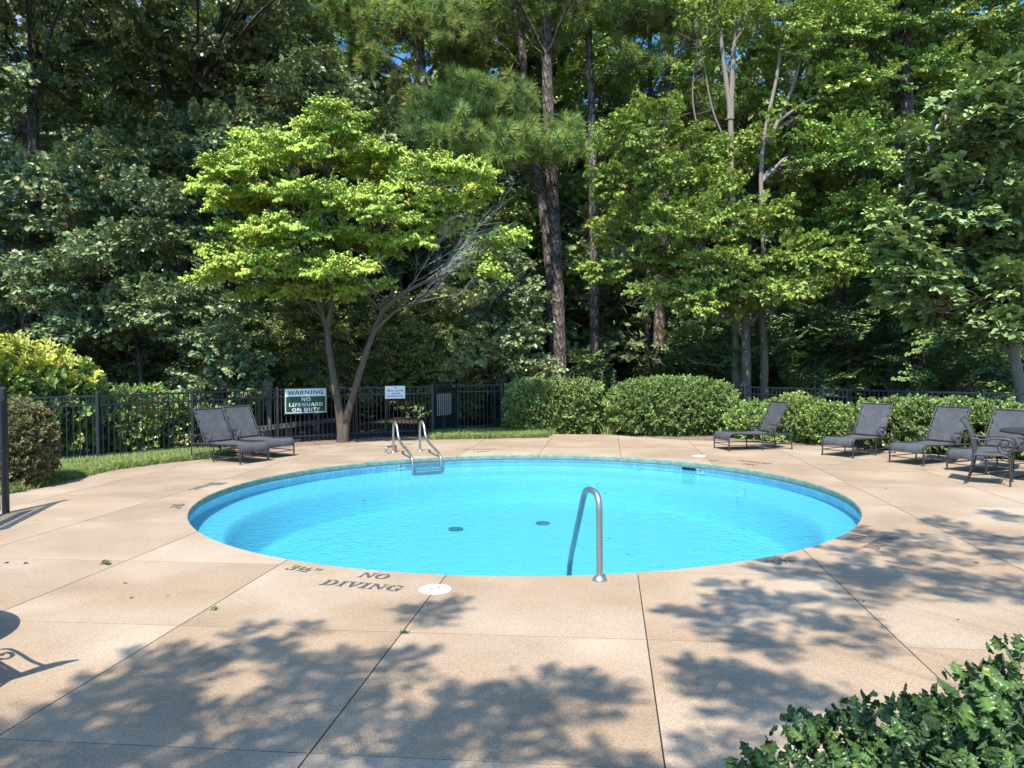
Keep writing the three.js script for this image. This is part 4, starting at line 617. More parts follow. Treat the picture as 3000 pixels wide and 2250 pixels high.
undr(1950, 30, [[1880, 120, 1.4, 26], [1990, 200, 1.4, 26], [1900, 270, 1.3, 22], [2060, 90, 1.4, 24], [1800, 30, 1.4, 24], [1960, -40, 1.6, 26], [2080, 300, 1.2, 18]], 'light leaved tree far behind the maple against the sky', 57, SP.broad);
undr(560, 31, [[560, 90, 1.5, 28], [640, 200, 1.4, 24], [720, 60, 1.5, 26], [460, 40, 1.5, 26], [580, 300, 1.3, 20], [800, 180, 1.4, 22]], 'light leaved tree far behind the dark forked oak', 58, SP.broad);
// ---------------------------------------------------------------- maples and other broadleaf trees on the right
tree({ name: 'maple_tree', label: 'fresh green maple with star-shaped leaves above the rounded hedge', seed: 81, bark: BARK.grey, ...SP.maple, pitch: 0.1, tint: 0.16, scale: 0.9,
  trunks: [{ pts: rooted(20.2, [[2185, 1250], [2185, 1020], [2180, 900], [2130, 760], [2060, 620], [1990, 470]]), r: [0.16, 0.03] }, { pts: rooted(20.4, [[2235, 1250], [2238, 1010], [2225, 900], [2200, 760], [2190, 600]]), r: [0.13, 0.03] }, { pts: path(20.2, [[2180, 900], [2050, 840], [1930, 800], [1850, 770]]), r: [0.06, 0.015] }],
  blobs: [[1850, 400, .75], [1940, 350, .75], [2040, 430, .85], [1820, 530, .7], [1930, 510, .9], [2070, 560, .9], [1870, 640, .85], [2000, 650, 1.0], [2140, 650, .9], [1850, 750, .75], [1980, 780, .85], [2100, 780, .9], [2220, 760, .8], [1800, 690, .5], [2290, 850, .75], [1920, 860, .55], [2150, 890, .65], [2400, 840, .6], [2050, 880, .55], [2230, 620, .7], [1780, 780, .4], [2370, 740, .6], [2450, 780, .5]].map(([x, y, r], i) => B(x, y, 19.9 + ((i * 37) % 7 - 3) * 0.4, r * 0.86, Math.round(25 * r), 0.55)) });
tree({ name: 'pale_stemmed_tree', label: 'tall sparse tree with pale grey forked stems and bare twigs above the maple', seed: 82, bark: BARK.pale, ...SP.maple, pitch: 0.25, tint: 0.2, scale: 0.85,
  trunks: [{ pts: rooted(20.9, [[2160, 1235], [2150, 800], [2142, 540], [2140, 350], [2120, 180], [2105, 40], [2090, -200]]), r: [0.11, 0.04] }, { pts: path(20.9, [[2140, 350], [2150, 150], [2160, 0], [2170, -200]]), r: [0.08, 0.03] }, { pts: path(20.9, [[2240, 900], [2235, 700], [2232, 450], [2280, 200], [2300, 0], [2310, -200]]), r: [0.075, 0.03] }, { pts: path(20.9, [[2250, 420], [2330, 230], [2360, 60], [2380, -150]]), r: [0.06, 0.025] }, { pts: path(20.9, [[2146, 620], [2080, 480], [2030, 300], [2045, 120]]), r: [0.04, 0.012] }, { pts: path(20.9, [[2144, 450], [2090, 330], [2060, 180], [2030, 60]]), r: [0.035, 0.01] }],
  blobs: [[2200, 70, .8], [2300, 150, .8], [2420, 90, .9], [2230, 270, .7], [2340, 330, .8], [2100, 130, .55], [2030, 220, .5], [2440, 260, .8], [2230, 430, .7], [2320, 500, .8], [2110, 420, .5], [2230, -120, 1.2], [2400, -120, 1.3], [2430, 430, .7], [2050, 20, .6]].map(([x, y, r], i) => B(x, y, 21.5 + ((i * 37) % 7 - 3) * 0.25, r * 0.85, Math.round(20 * r), 0.7)) });
tree({ name: 'broadleaf_tree', label: 'large dense light green broadleaf tree above the dark hedge', seed: 83, bark: BARK.grey, ...SP.broad, pitch: 0.1, tint: 0.25, scale: 0.95,
  trunks: [{ pts: rooted(22.5, [[2620, 1240], [2610, 900], [2620, 500], [2640, 200], [2650, -300]]), r: [0.22, 0.08] }],
  blobs: [[2440, 80, 1.2], [2600, 60, 1.4], [2780, 70, 1.5], [2950, 120, 1.4], [2520, 260, 1.2], [2700, 240, 1.3], [2880, 280, 1.3], [2460, 440, 1.0], [2600, 420, 1.1], [2740, 420, 1.1], [2400, 600, 1.0], [2540, 620, 1.0], [2680, 600, 1.0], [2470, 720, .8], [2600, 740, .8], [2650, -150, 2], [2900, -150, 2], [3050, 300, 1.3], [2850, 480, 1.2], [2420, 250, .9]].map(([x, y, r, k = 0], i) => B(x, y, 22 + k + ((i * 37) % 7 - 3) * 0.5, r * 0.9, Math.round(25 * r * r + 5), 0.7)) });
{ // big-leaved evergreen at the edge of the deck, with a few pale pink buds
  const d = 15.6, t = tree({ name: 'big_leaved_tree', label: 'evergreen tree with large oval leaves and a pale trunk at the deck edge', seed: 84, bark: BARK.pale, ...SP.magnolia, pitch: 0.2, tint: 0.16, scale: 0.95,
    trunks: [{ pts: rooted(d, [[3010, 1320], [3000, 1200], [2975, 1060], [2962, 960], [2950, 800], [2930, 550], [2920, 350]]), r: [0.14, 0.035] }, { pts: path(d, [[2972, 1040], [3010, 950], [3060, 800]]), r: [0.07, 0.03] }],
    blobs: [[2900, 360, .8], [2790, 430, .7], [2990, 480, .85], [2720, 530, .5], [2850, 580, .8], [2960, 700, .8], [2800, 760, .7], [2680, 820, .42], [2880, 860, .6], [2990, 900, .55], [2740, 660, .5], [2930, 260, .6], [3060, 330, .9], [3090, 620, .9], [2640, 700, .35], [2620, 870, .25], [2820, 900, .4], [2700, 930, .25], [3060, 850, .7], [2870, 960, .4], [2780, 880, .35], [2960, 960, .35], [2700, 880, .3]].map(([x, y, r], i) => ({ ...B(x, y, d + ((i * 37) % 7 - 3) * 0.25, r * 1.1, Math.round(40 * r), 0.8), limb: 0.018 })) });
  const lg = variants(4, (i) => { const S = new Soup(), Q = rng(860 + i); S.leaf(V(0, 0, 0), V(0, 1, 0), V(0, 0, 1), 0.17, 0.85, LEAF.ovate, mixc([0.115, 0.185, 0.045], [0.165, 0.225, 0.075], i / 3), 0.3, 0.12); return S.build(); }), LR = rng(66);
  const tips = [[2900, 330], [2790, 400], [2980, 470], [2715, 520], [2850, 560], [2950, 690], [2790, 740], [2670, 800], [2880, 850], [2985, 880], [2735, 640], [2930, 250], [2640, 690], [2615, 865], [2815, 890], [2700, 920], [2860, 650], [2760, 840], [2920, 420], [2840, 450], [2690, 580], [2965, 590], [2870, 960], [2730, 760]];
  for (const [px, py] of tips) { const o = at(px, py, d - 0.75 - 0.25 * LR()).sub(t.position); for (let k = 0; k < 9; k++) { const a = k * 2.4 + LR(), m = mesh('leaf', lg[k % 4], SP.magnolia.mat, t), y = V(Math.cos(a), 0.1 + 0.5 * LR(), Math.sin(a)).normalize(), z = V((LR() - 0.5) * 0.7, 1, 0.35).addScaledVector(y, -0.3).normalize(), x = V(0, 0, 0).crossVectors(y, z).normalize(); m.quaternion.setFromRotationMatrix(new THREE.Matrix4().makeBasis(x, y, V(0, 0, 0).crossVectors(x, y))); m.position.copy(o).addScaledVector(V(LR() - 0.5, LR() - 0.5, LR() - 0.5), 0.12); m.scale.setScalar(0.75 + 0.4 * LR()); } }
  const bud = new THREE.SphereGeometry(0.03, 8, 8); bud.scale(0.7, 2.0, 0.7); const bm = new THREE.MeshStandardMaterial({ color: lin(0.55, 0.34, 0.45), roughness: 0.6 });
  for (const [px, py] of [[2744, 373], [2900, 280], [2770, 345], [2870, 360], [2878, 530], [2635, 548], [2930, 385], [2720, 435]]) { const m = mesh('flower_bud', bud, bm, t); m.position.copy(at(px, py, d - 0.75).sub(t.position)); m.rotation.set(0.3, 0, (px % 7 - 3) * 0.1); }
}
// ---------------------------------------------------------------- far woods
{
  const R = rng(1234), protos = [];
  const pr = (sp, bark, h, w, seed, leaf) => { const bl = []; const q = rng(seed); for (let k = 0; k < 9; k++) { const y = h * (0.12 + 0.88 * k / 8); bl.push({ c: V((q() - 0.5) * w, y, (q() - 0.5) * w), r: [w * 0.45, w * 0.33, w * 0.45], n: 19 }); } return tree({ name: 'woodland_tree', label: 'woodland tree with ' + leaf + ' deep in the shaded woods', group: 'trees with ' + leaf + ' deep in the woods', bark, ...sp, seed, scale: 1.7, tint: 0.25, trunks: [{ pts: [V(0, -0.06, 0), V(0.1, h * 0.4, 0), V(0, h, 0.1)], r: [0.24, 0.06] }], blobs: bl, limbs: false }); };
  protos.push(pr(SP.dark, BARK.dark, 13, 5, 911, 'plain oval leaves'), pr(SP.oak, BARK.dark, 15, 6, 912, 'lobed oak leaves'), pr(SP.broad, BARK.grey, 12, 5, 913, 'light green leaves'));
  let k = 0; const spots = [];
  for (const [d, n, w] of [[30, 10, 46], [35, 13, 58], [41, 15, 70], [48, 16, 84], [56, 18, 100]]) for (let i = 0; i < n; i++) spots.push([(i + 0.5 + (R() - 0.5) * 0.7) / n * w - w / 2 + 1, d + (R() - 0.5) * 4]);
  for (const [x, d] of spots) { const p = protos[k % 3], o = k < 3 ? p : copy(p, V(x, -0.05, -d), R() * 6.28); o.position.set(x, -0.05, -d); o.rotation.set(0, R() * 6.28, 0); o.scale.setScalar(0.85 + 0.4 * R() + Math.max(0, d - 40) * 0.004); k++; }
}
// ---------------------------------------------------------------- shade trees behind the camera: only their shadows reach the picture
const shadeBlob = (px, py, h, r, n) => { const g = ground(px, py), t = h / sunDir.y; return { c: V(g.x + sunDir.x * t, h, g.z + sunDir.z * t), r: [r, r * 0.45, r], n }; };
tree({ name: 'shade_tree', label: 'broad shade tree behind the viewpoint, shading the slabs by the armchair', seed: 95, bark: BARK.grey, ...SP.broad, scale: 0.55, pitch: 0, tint: 0.15, shell: 0.1, reach: 0.5, twig: 0, limbR: 0.007, trunks: [{ pts: [V(-2.6, -0.06, 5.2), V(-2.5, 3, 5), V(-2.2, 6, 4.2), V(-1.8, 8.5, 3)], r: [0.22, 0.06] }],
  blobs: [[230, 2080, 7.2, 0.57, 3], [420, 2000, 7.4, 0.46, 3], [640, 1960, 7.6, 0.57, 4], [560, 2130, 7.3, 0.57, 4], [850, 1880, 7.8, 0.34, 2], [1000, 1990, 7.5, 0.52, 3], [1190, 1825, 8, 0.21, 2], [880, 2110, 7.2, 0.46, 3], [1150, 2080, 7.4, 0.34, 2], [320, 2230, 7, 0.46, 3], [700, 2260, 7, 0.57, 3], [1080, 2230, 7, 0.52, 3], [60, 2150, 7.1, 0.46, 3], [1400, 2090, 7.4, 0.40, 2], [1560, 2060, 7.4, 0.40, 2], [1700, 2000, 7.5, 0.29, 2], [1500, 2240, 7.2, 0.52, 3], [120, 2230, 7.0, 0.5, 5], [480, 2210, 7.1, 0.45, 4], [900, 2000, 7.4, 0.35, 3], [200, 2450, 6.8, 0.69, 5], [900, 2450, 6.8, 0.80, 6], [1500, 2450, 6.8, 0.80, 6]].map((a) => shadeBlob(...a)) });
tree({ name: 'shade_tree', label: 'broad shade tree behind the viewpoint, shading the painted words and the holly bush', seed: 96, bark: BARK.grey, ...SP.broad, scale: 0.55, pitch: 0, tint: 0.15, shell: 0.1, reach: 0.5, twig: 0, limbR: 0.007, trunks: [{ pts: [V(4.6, -0.06, 4.4), V(4.5, 3, 4.2), V(4.3, 6, 3), V(4, 8.6, 1.2)], r: [0.24, 0.06] }],
  blobs: [[2230, 1780, 7.8, 0.46, 3], [2090, 1790, 7.6, 0.23, 2], [2420, 1810, 7.6, 0.46, 3], [2330, 1680, 8.0, 0.25, 2], [2500, 1640, 8.1, 0.46, 3], [2650, 1620, 8, 0.46, 3], [2760, 1690, 7.9, 0.57, 4], [2900, 1640, 8, 0.57, 4], [2950, 1760, 7.7, 0.57, 4], [2700, 1760, 7.8, 0.46, 3], [2560, 1575, 8.2, 0.29, 2], [2800, 1550, 8.3, 0.29, 2], [2950, 1520, 8.4, 0.29, 2], [2250, 1930, 7.4, 0.46, 3], [2420, 1900, 7.5, 0.34, 2], [2150, 2060, 7.2, 0.46, 3], [2330, 2040, 7.2, 0.34, 2], [2600, 1870, 7.5, 0.29, 2], [1990, 2150, 7.2, 0.40, 2], [2200, 2200, 7, 0.57, 3], [2000, 2320, 7, 0.57, 3], [2350, 2250, 7, 0.69, 5], [2600, 1700, 7.9, 0.4, 4], [2850, 1720, 7.8, 0.45, 4], [2480, 1740, 7.8, 0.3, 3], [2720, 1590, 8.2, 0.3, 3], [2980, 1600, 8.1, 0.4, 4], [2100, 2500, 6.8, 0.80, 5]].map((a) => shadeBlob(...a)) });
// ---------------------------------------------------------------- clipped hedges and shrubs
SP.box = { mat: LM.gloss, geos: variants(5, (i) => bough({ L: 0.30, W: 0.17, twigs: 9, per: 8, len: 0.045, wid: 1.0, shape: LEAF.oval, droop: 0.1, hang: 0.05, mess: 0.7, lift: 0.1, pal: [[0.124, 0.194, 0.031], [0.195, 0.265, 0.042], [0.284, 0.310, 0.070]] }, 1100 + i)) };
SP.laurel = { mat: LM.wax, geos: variants(5, (i) => bough({ L: 0.32, W: 0.18, twigs: 8, per: 7, len: 0.07, wid: 0.75, shape: LEAF.oval, droop: 0.1, hang: 0.05, mess: 0.7, lift: 0.1, pal: [[0.106, 0.171, 0.028], [0.169, 0.233, 0.039], [0.319, 0.265, 0.056]] }, 1200 + i)) };
SP.golden = { mat: LM.gloss, geos: variants(4, (i) => bough({ L: 0.42, W: 0.22, twigs: 9, per: 7, len: 0.085, wid: 0.85, shape: LEAF.ovate, droop: 0.1, hang: 0.1, mess: 0.5, lift: 0.2, pal: [[0.42, 0.40, 0.03], [0.25, 0.30, 0.03], [0.50, 0.45, 0.08]] }, 1300 + i)) };
SP.spotted = { mat: LM.wax, geos: variants(4, (i) => bough({ L: 0.42, W: 0.22, twigs: 9, per: 7, len: 0.115, wid: 0.85, shape: LEAF.ovate, droop: 0.2, hang: 0.25, mess: 0.6, lift: 0.1, pal: [[0.078, 0.150, 0.023], [0.168, 0.240, 0.032], [0.467, 0.408, 0.091]] }, 1400 + i)) };
SP.brown = { mat: LM.soft, geos: variants(4, (i) => bough({ L: 0.24, W: 0.13, twigs: 10, per: 9, len: 0.032, wid: 0.9, shape: LEAF.small, droop: 0.05, hang: 0, mess: 0.8, lift: 0.1, pal: [[0.125, 0.130, 0.030], [0.190, 0.175, 0.045], [0.17, 0.10, 0.03]] }, 1500 + i)) };
SP.rosy = { mat: LM.gloss, geos: variants(4, (i) => bough({ L: 0.34, W: 0.2, twigs: 9, per: 7, len: 0.062, wid: 0.95, shape: LEAF.oval, droop: 0.1, hang: 0.1, mess: 0.65, lift: 0.25, pal: [[0.112, 0.202, 0.027], [0.183, 0.267, 0.037], [0.449, 0.221, 0.086]] }, 1600 + i)) };
SP.tips = { mat: LM.gloss, geos: variants(4, (i) => bough({ L: 0.36, W: 0.2, twigs: 9, per: 8, len: 0.06, wid: 0.9, shape: LEAF.oval, droop: 0.15, hang: 0.1, mess: 0.65, lift: 0.2, pal: [[0.130, 0.200, 0.028], [0.230, 0.270, 0.040], [0.36, 0.30, 0.05]] }, 1750 + i)) };
SP.fresh = { mat: LM.gloss, geos: variants(4, (i) => bough({ L: 0.36, W: 0.2, twigs: 9, per: 8, len: 0.06, wid: 0.9, shape: LEAF.oval, droop: 0.15, hang: 0.1, mess: 0.65, lift: 0.2, pal: [[0.119, 0.209, 0.029], [0.194, 0.282, 0.040], [0.406, 0.354, 0.058]] }, 1700 + i)) };
// superellipsoid of leafy sprigs; e = 2 round, 6 boxy. Also stems inside.
function bush({ name, label, group, category = 'shrub', c, w, h, d, turn = 0, e = 3, n, sp, top, seed, loose = 0.08, scale = 1, tint = 0.18, core = 0.35, tops = 0.82 }) {
  const R = rng(seed), base = V(c.x, -0.05, c.z), t = thing(name, label, category, base, 0, group), rnd = (k) => (R() - 0.5) * 2 * k, list = [], hi = [], ct = Math.cos(turn), st = Math.sin(turn);
  const stems = []; for (let k = 0; k < 7; k++) { const a = R() * 6.28, q = V(Math.cos(a) * w * 0.28, h * (0.55 + 0.2 * R()), Math.sin(a) * d * 0.28); stems.push(tube([V(q.x * 0.25, 0, q.z * 0.25), q.clone().multiplyScalar(0.55), q], [0.022, 0.016, 0.008], 5)); } mesh('stems', merge(stems), BARK.grey, t);
  for (let i = 0; i < n; i++) {
    const u = V(rnd(1), rnd(1), rnd(1)); if (u.lengthSq() > 1) { i--; continue; } u.normalize();
    const m = Math.pow(Math.pow(Math.abs(u.x), e) + Math.pow(Math.abs(u.y), e) + Math.pow(Math.abs(u.z), e), 1 / e); const s = u.clone().divideScalar(m);      // on the unit superellipsoid
    const nr = V(Math.sign(s.x) * Math.pow(Math.abs(s.x), e - 1) / w, Math.sign(s.y) * Math.pow(Math.abs(s.y), e - 1) / h, Math.sign(s.z) * Math.pow(Math.abs(s.z), e - 1) / d).normalize();
    const q = R() < core ? 0.55 + 0.35 * R() : 0.93 + rnd(loose); const p = V(s.x * w / 2 * q, h / 2 + s.y * h / 2 * q, s.z * d / 2 * q); if (p.y < 0.06) p.y = 0.06 + R() * 0.12;
    const P = V(p.x * ct + p.z * st, p.y, -p.x * st + p.z * ct), N = V(nr.x * ct + nr.z * st, nr.y, -nr.x * st + nr.z * ct); N.add(V(rnd(0.6), 0.25 + rnd(0.5), rnd(0.6))).normalize();
    const sc = scale * (0.75 + 0.5 * R()), o = P.clone().addScaledVector(N, -0.16 * sc).add(base), k = 1 + tint * rnd(1), el = { o, x: N, s: sc, v: Math.floor(R() * 5), roll: rnd(3), tint: [k, k, k] }; (top && P.y > h * (tops + rnd(0.08)) ? hi : list).push(el);
  }
  instance(t, 'foliage', sp.geos, sp.mat, list, base); if (hi.length) instance(t, 'foliage', top.geos, top.mat, hi, base); return t;
}
const G = (px, d) => gp(px, d);
bush({ name: 'box_hedge', label: 'square clipped hedge with glossy leaves beside the grass strip', category: 'hedge', c: G(1622, 19.85), w: 2.16, h: 1.22, d: 1.1, e: 8, n: 1600, sp: SP.laurel, seed: 201 });
bush({ name: 'rounded_hedge', label: 'big rounded clipped hedge in the middle of the far bed', category: 'hedge', c: G(1968, 19.1), w: 3.05, h: 1.31, d: 1.5, e: 3.0, n: 2600, sp: SP.box, seed: 202 });
[[2225, 18.0, 1.3, 0.68, 'loose low shrub beside the rounded hedge'], [2330, 17.35, 1.35, 0.86, 'loose low shrub with yellowish tips behind the side-on chaise'], [2435, 16.75, 1.3, 0.72, 'loose low shrub next to the dark hedge'], [2530, 16.3, 1.0, 0.6, 'small loose shrub with a few reddish sprigs by the dark hedge']].forEach(([px, d, w, h, label], i) => bush({ name: 'low_shrub', label, group: 'low loose shrubs in the far bed', c: G(px, d), w, h, d: 1.0, e: 2.3, n: 620, sp: SP.fresh, top: i === 1 || i === 3 ? SP.tips : null, seed: 210 + i, loose: 0.2, scale: 0.85 }));
bush({ name: 'dark_hedge', label: 'dark shaded hedge behind the chaises under the big-leaved tree', category: 'hedge', c: G(2760, 14.75), w: 3.2, h: 0.94, d: 0.9, turn: rad(-50), e: 4, n: 1500, sp: SP.box, seed: 220 });
bush({ name: 'clipped_bush', label: 'brownish clipped bush at the left end of the grass strip', c: ground(52, 1425), w: 0.82, h: 1.24, d: 0.95, e: 2.6, n: 1500, sp: SP.brown, seed: 221, loose: 0.05 });
bush({ name: 'golden_shrub', label: 'tall shrub with golden yellow shoots over green spotted leaves, behind the fence', c: G(10, 14.3), w: 2.9, h: 2.08, d: 1.6, turn: 0.55, e: 2.0, n: 1100, sp: SP.spotted, top: SP.golden, tops: 0.72, seed: 222, loose: 0.15 });
bush({ name: 'flowering_shrub', label: 'shrub with reddish young tips seen through the fence pickets', c: G(435, 16.0), w: 2.0, h: 1.16, d: 1.0, turn: 0.5, e: 2.2, n: 560, sp: SP.rosy, seed: 223, loose: 0.2 });
// dark undergrowth filling the wood
{
  const R = rng(5151); let proto = null;
  for (const [d, n, w] of [[24.5, 8, 26], [28, 12, 34], [33, 16, 48], [40, 18, 62]]) for (let i = 0; i < n; i++) {
    const x = (i + 0.5 + (R() - 0.5) * 0.8) / n * w - w / 2, z = -d - (R() - 0.5) * 2.5;
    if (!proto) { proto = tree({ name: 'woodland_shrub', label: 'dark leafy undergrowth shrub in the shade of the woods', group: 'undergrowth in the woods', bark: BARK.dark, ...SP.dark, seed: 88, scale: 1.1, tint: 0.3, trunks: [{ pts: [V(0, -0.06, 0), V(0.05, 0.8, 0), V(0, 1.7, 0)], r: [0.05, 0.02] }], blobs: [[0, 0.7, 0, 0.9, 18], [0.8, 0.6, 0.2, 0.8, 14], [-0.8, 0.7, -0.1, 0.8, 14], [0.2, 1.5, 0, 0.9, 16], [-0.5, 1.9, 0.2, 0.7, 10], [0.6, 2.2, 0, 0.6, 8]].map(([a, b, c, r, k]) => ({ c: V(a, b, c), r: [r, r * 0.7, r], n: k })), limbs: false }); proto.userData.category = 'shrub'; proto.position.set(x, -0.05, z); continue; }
    const o = copy(proto, V(x, -0.05, z), R() * 6.28); o.scale.setScalar(0.8 + 0.6 * R());
  }
}
// ---------------------------------------------------------------- grass strips, pine straw, weeds
function tuft(seed, n, h, pal, spread) { const R = rng(seed), S = new Soup(); for (let i = 0; i < n; i++) { const a = R() * 6.28, o = V((R() - 0.5) * spread, 0, (R() - 0.5) * spread), hh = h * (0.5 + 0.7 * R()), lean = V(Math.cos(a), 0, Math.sin(a)).multiplyScalar(hh * (0.2 + 0.6 * R())), w = V(-Math.sin(a), 0, Math.cos(a)).multiplyScalar(0.003 + 0.002 * R()), m = o.clone().add(V(lean.x * 0.35, hh * 0.62, lean.z * 0.35)), e = o.clone().add(V(lean.x, hh, lean.z)), c = pickColor(pal, R); S.tri(o.clone().add(w), m.clone().add(w), o.clone().sub(w), c); S.tri(o.clone().sub(w), m.clone().add(w), m.clone().sub(w), c); S.tri(m.clone().add(w), e, m.clone().sub(w), c); } return S.build(); }
const grassGeos = variants(4, (i) => tuft(1800 + i, 46, 0.13, [[0.13, 0.19, 0.03], [0.20, 0.25, 0.05], [0.35, 0.30, 0.12]], 0.16)), strawGeos = variants(3, (i) => { const R = rng(1900 + i), S = new Soup(); for (let k = 0; k < 70; k++) { const a = R() * 6.28, o = V((R() - 0.5) * 0.3, 0.005 + R() * 0.03, (R() - 0.5) * 0.3), e = o.clone().add(V(Math.cos(a) * 0.16, (R() - 0.4) * 0.04, Math.sin(a) * 0.16)), w = V(-Math.sin(a), 0, Math.cos(a)).multiplyScalar(0.0025); const c = pickColor([[0.26, 0.13, 0.06], [0.36, 0.20, 0.10]], R); S.tri(o.clone().add(w), e, o.clone().sub(w), c); } return S.build(); });
function inside(poly, x, z) { let k = false; for (let i = 0, j = poly.length - 1; i < poly.length; j = i++) { const [a, b] = poly[i], [c, d] = poly[j]; if ((b > z) !== (d > z) && x < (c - a) * (z - b) / (d - b) + a) k = !k; } return k; }
function carpet(name, label, category, poly, n, geos, mat, seed, y = -0.05, keep) {
  const R = rng(seed), xs = poly.map((p) => p[0]), zs = poly.map((p) => p[1]), x0 = Math.min(...xs), x1 = Math.max(...xs), z0 = Math.min(...zs), z1 = Math.max(...zs), list = [];
  for (let i = 0; i < n * 4 && list.length < n; i++) { const x = lerp(x0, x1, R()), z = lerp(z0, z1, R()); if (!inside(poly, x, z) || (keep && !keep(x, z))) continue; const a = R() * 6.28, k = 0.85 + 0.3 * R(); list.push({ o: V(x, y, z), x: V(Math.cos(a), 0, Math.sin(a)), s: 0.7 + 0.6 * R(), v: Math.floor(R() * 8), tint: [k, k, k] }); }
  const t = new THREE.Group(); t.name = numbered(name); t.userData = { label, category, kind: 'stuff' }; scene.add(t); instance(t, name + '_tufts', geos, mat, list, V(0, 0, 0));
}
const deckPoly = outline.map(([x, d]) => [x, -d]), offDeck = (x, z) => !inside(deckPoly, x, z), pz = (p) => [p.x, p.z], gg = (px, py) => pz(ground(px, py));
carpet('grass', 'strip of rough grass between the deck and the fence by the chaises', 'grass', [gg(20, 1470), gg(219, 1405), gg(331, 1378), gg(500, 1357), gg(690, 1337), [leftLine[3].x + 0.7, leftLine[3].z + 0.1], pz(leftLine[3]), pz(leftLine[2]), [-8.6, -12.9]], 2600, grassGeos, LM.soft, 31, -0.05, offDeck);
carpet('grass', 'small strip of grass between the deck and the open gate', 'grass', [gg(1262, 1290), gg(1498, 1286), gg(1610, 1284), [1.0, -19.2], [-0.1, -19.9], [-1.7, -19.7], [-2.0, -19.0]], 1500, grassGeos, LM.soft, 32, -0.05, offDeck);
carpet('pine_straw', 'reddish brown pine straw mulch along the bed under the hedges', 'mulch', [[2.3, -18.6], [3.9, -17.6], [4.7, -17.2], [6.3, -16.2], [7.6, -15.2], [8.8, -14.0], [9.6, -14.8], [8.0, -16.3], [5.9, -18.2], [4.6, -19.6], [2.3, -19.6]], 900, strawGeos, LM.soft, 33, -0.05, offDeck);
carpet('pine_straw', 'pine straw and leaf litter along the fence below the signs', 'mulch', [[-5.6, -15.2], [-4.3, -16.3], [-3.0, -17.2], [-1.8, -17.7], [-2.0, -19.0], [-3.7, -18.2], [-5.2, -17.3], [-6.1, -15.6]], 420, strawGeos, LM.soft, 34, -0.05, offDeck);
function weed(px, py, label, s, seed, pal = [[0.12, 0.19, 0.03], [0.22, 0.26, 0.06]]) { const p = ground(px, py); const t = thing('weed', label, 'weed', p, seed); const S = new Soup(), R = rng(seed); for (let i = 0; i < 26; i++) { const a = R() * 6.28; S.leaf(V((R() - 0.5) * 0.1 * s, 0, (R() - 0.5) * 0.04 * s), V(Math.cos(a), 0.5 + R(), Math.sin(a)), V(0, 1, 0.3), 0.05 * s * (0.6 + R()), 0.5, LEAF.small, pickColor(pal, R)); } mesh('leaves', S.build(), LM.soft, t); t.userData.group = 'weeds in the deck joints'; }
weed(310, 1652, 'pale green weed tuft growing from a slab joint', 0.9, 3, [[0.22, 0.28, 0.08], [0.34, 0.36, 0.14]]); weed(628, 1785, 'tiny weed in the long slab joint', 0.6, 5); weed(20, 1650, 'tiny dry weed in the cross joint', 0.3, 7, [[0.1, 0.08, 0.04], [0.14, 0.12, 0.05]]); weed(75, 1651, 'small dry weed in the cross joint near the weed tuft', 0.3, 8, [[0.1, 0.08, 0.04], [0.14, 0.12, 0.05]]); weed(1186, 1855, 'small green sprig lying in the tree shade', 0.5, 9);
// taller leafy stems and strap-leaved clumps between the two hedges
for (const [px, d, h, label, k] of [[1762, 19.9, 1.62, 'tall leafy stem rising between the two hedges', 1], [1800, 20.2, 1.6, 'tall leafy stem leaning over the rounded hedge', 2]]) { const p = G(px, d), t = thing('leafy_stem', label, 'plant', p, k), S = new Soup(), R = rng(40 + k); S.stick(V(0, 0, 0), V(0.03, h, 0.02), 0.012, 0.006, [0.2, 0.22, 0.08]); for (let i = 0; i < 34; i++) { const y = h * (0.3 + 0.7 * i / 33), a = i * 2.4; S.leaf(V(0.03 * y / h, y, 0), V(Math.cos(a), 0.5, Math.sin(a)), V(0, 1, 0), 0.16 * (1.1 - 0.4 * i / 33), 0.5, LEAF.ovate, pickColor([[0.16, 0.24, 0.05], [0.28, 0.32, 0.12]], R)); } mesh('leaves', S.build(), LM.soft, t); }
for (const [px, py, label, k] of [[1725, 1268, 'strap-leaved clump at the foot of the square hedge', 1], [1785, 1272, 'strap-leaved clump at the foot of the rounded hedge', 2]]) { const p = ground(px, py); p.y = -0.05; const t = thing('strap_leaf_clump', label, 'plant', p, k); const g = tuft(60 + k, 60, 0.34, [[0.16, 0.24, 0.03], [0.28, 0.32, 0.05]], 0.2); g.scale(1.4, 1, 1.4); mesh('leaves', g, LM.soft, t); }
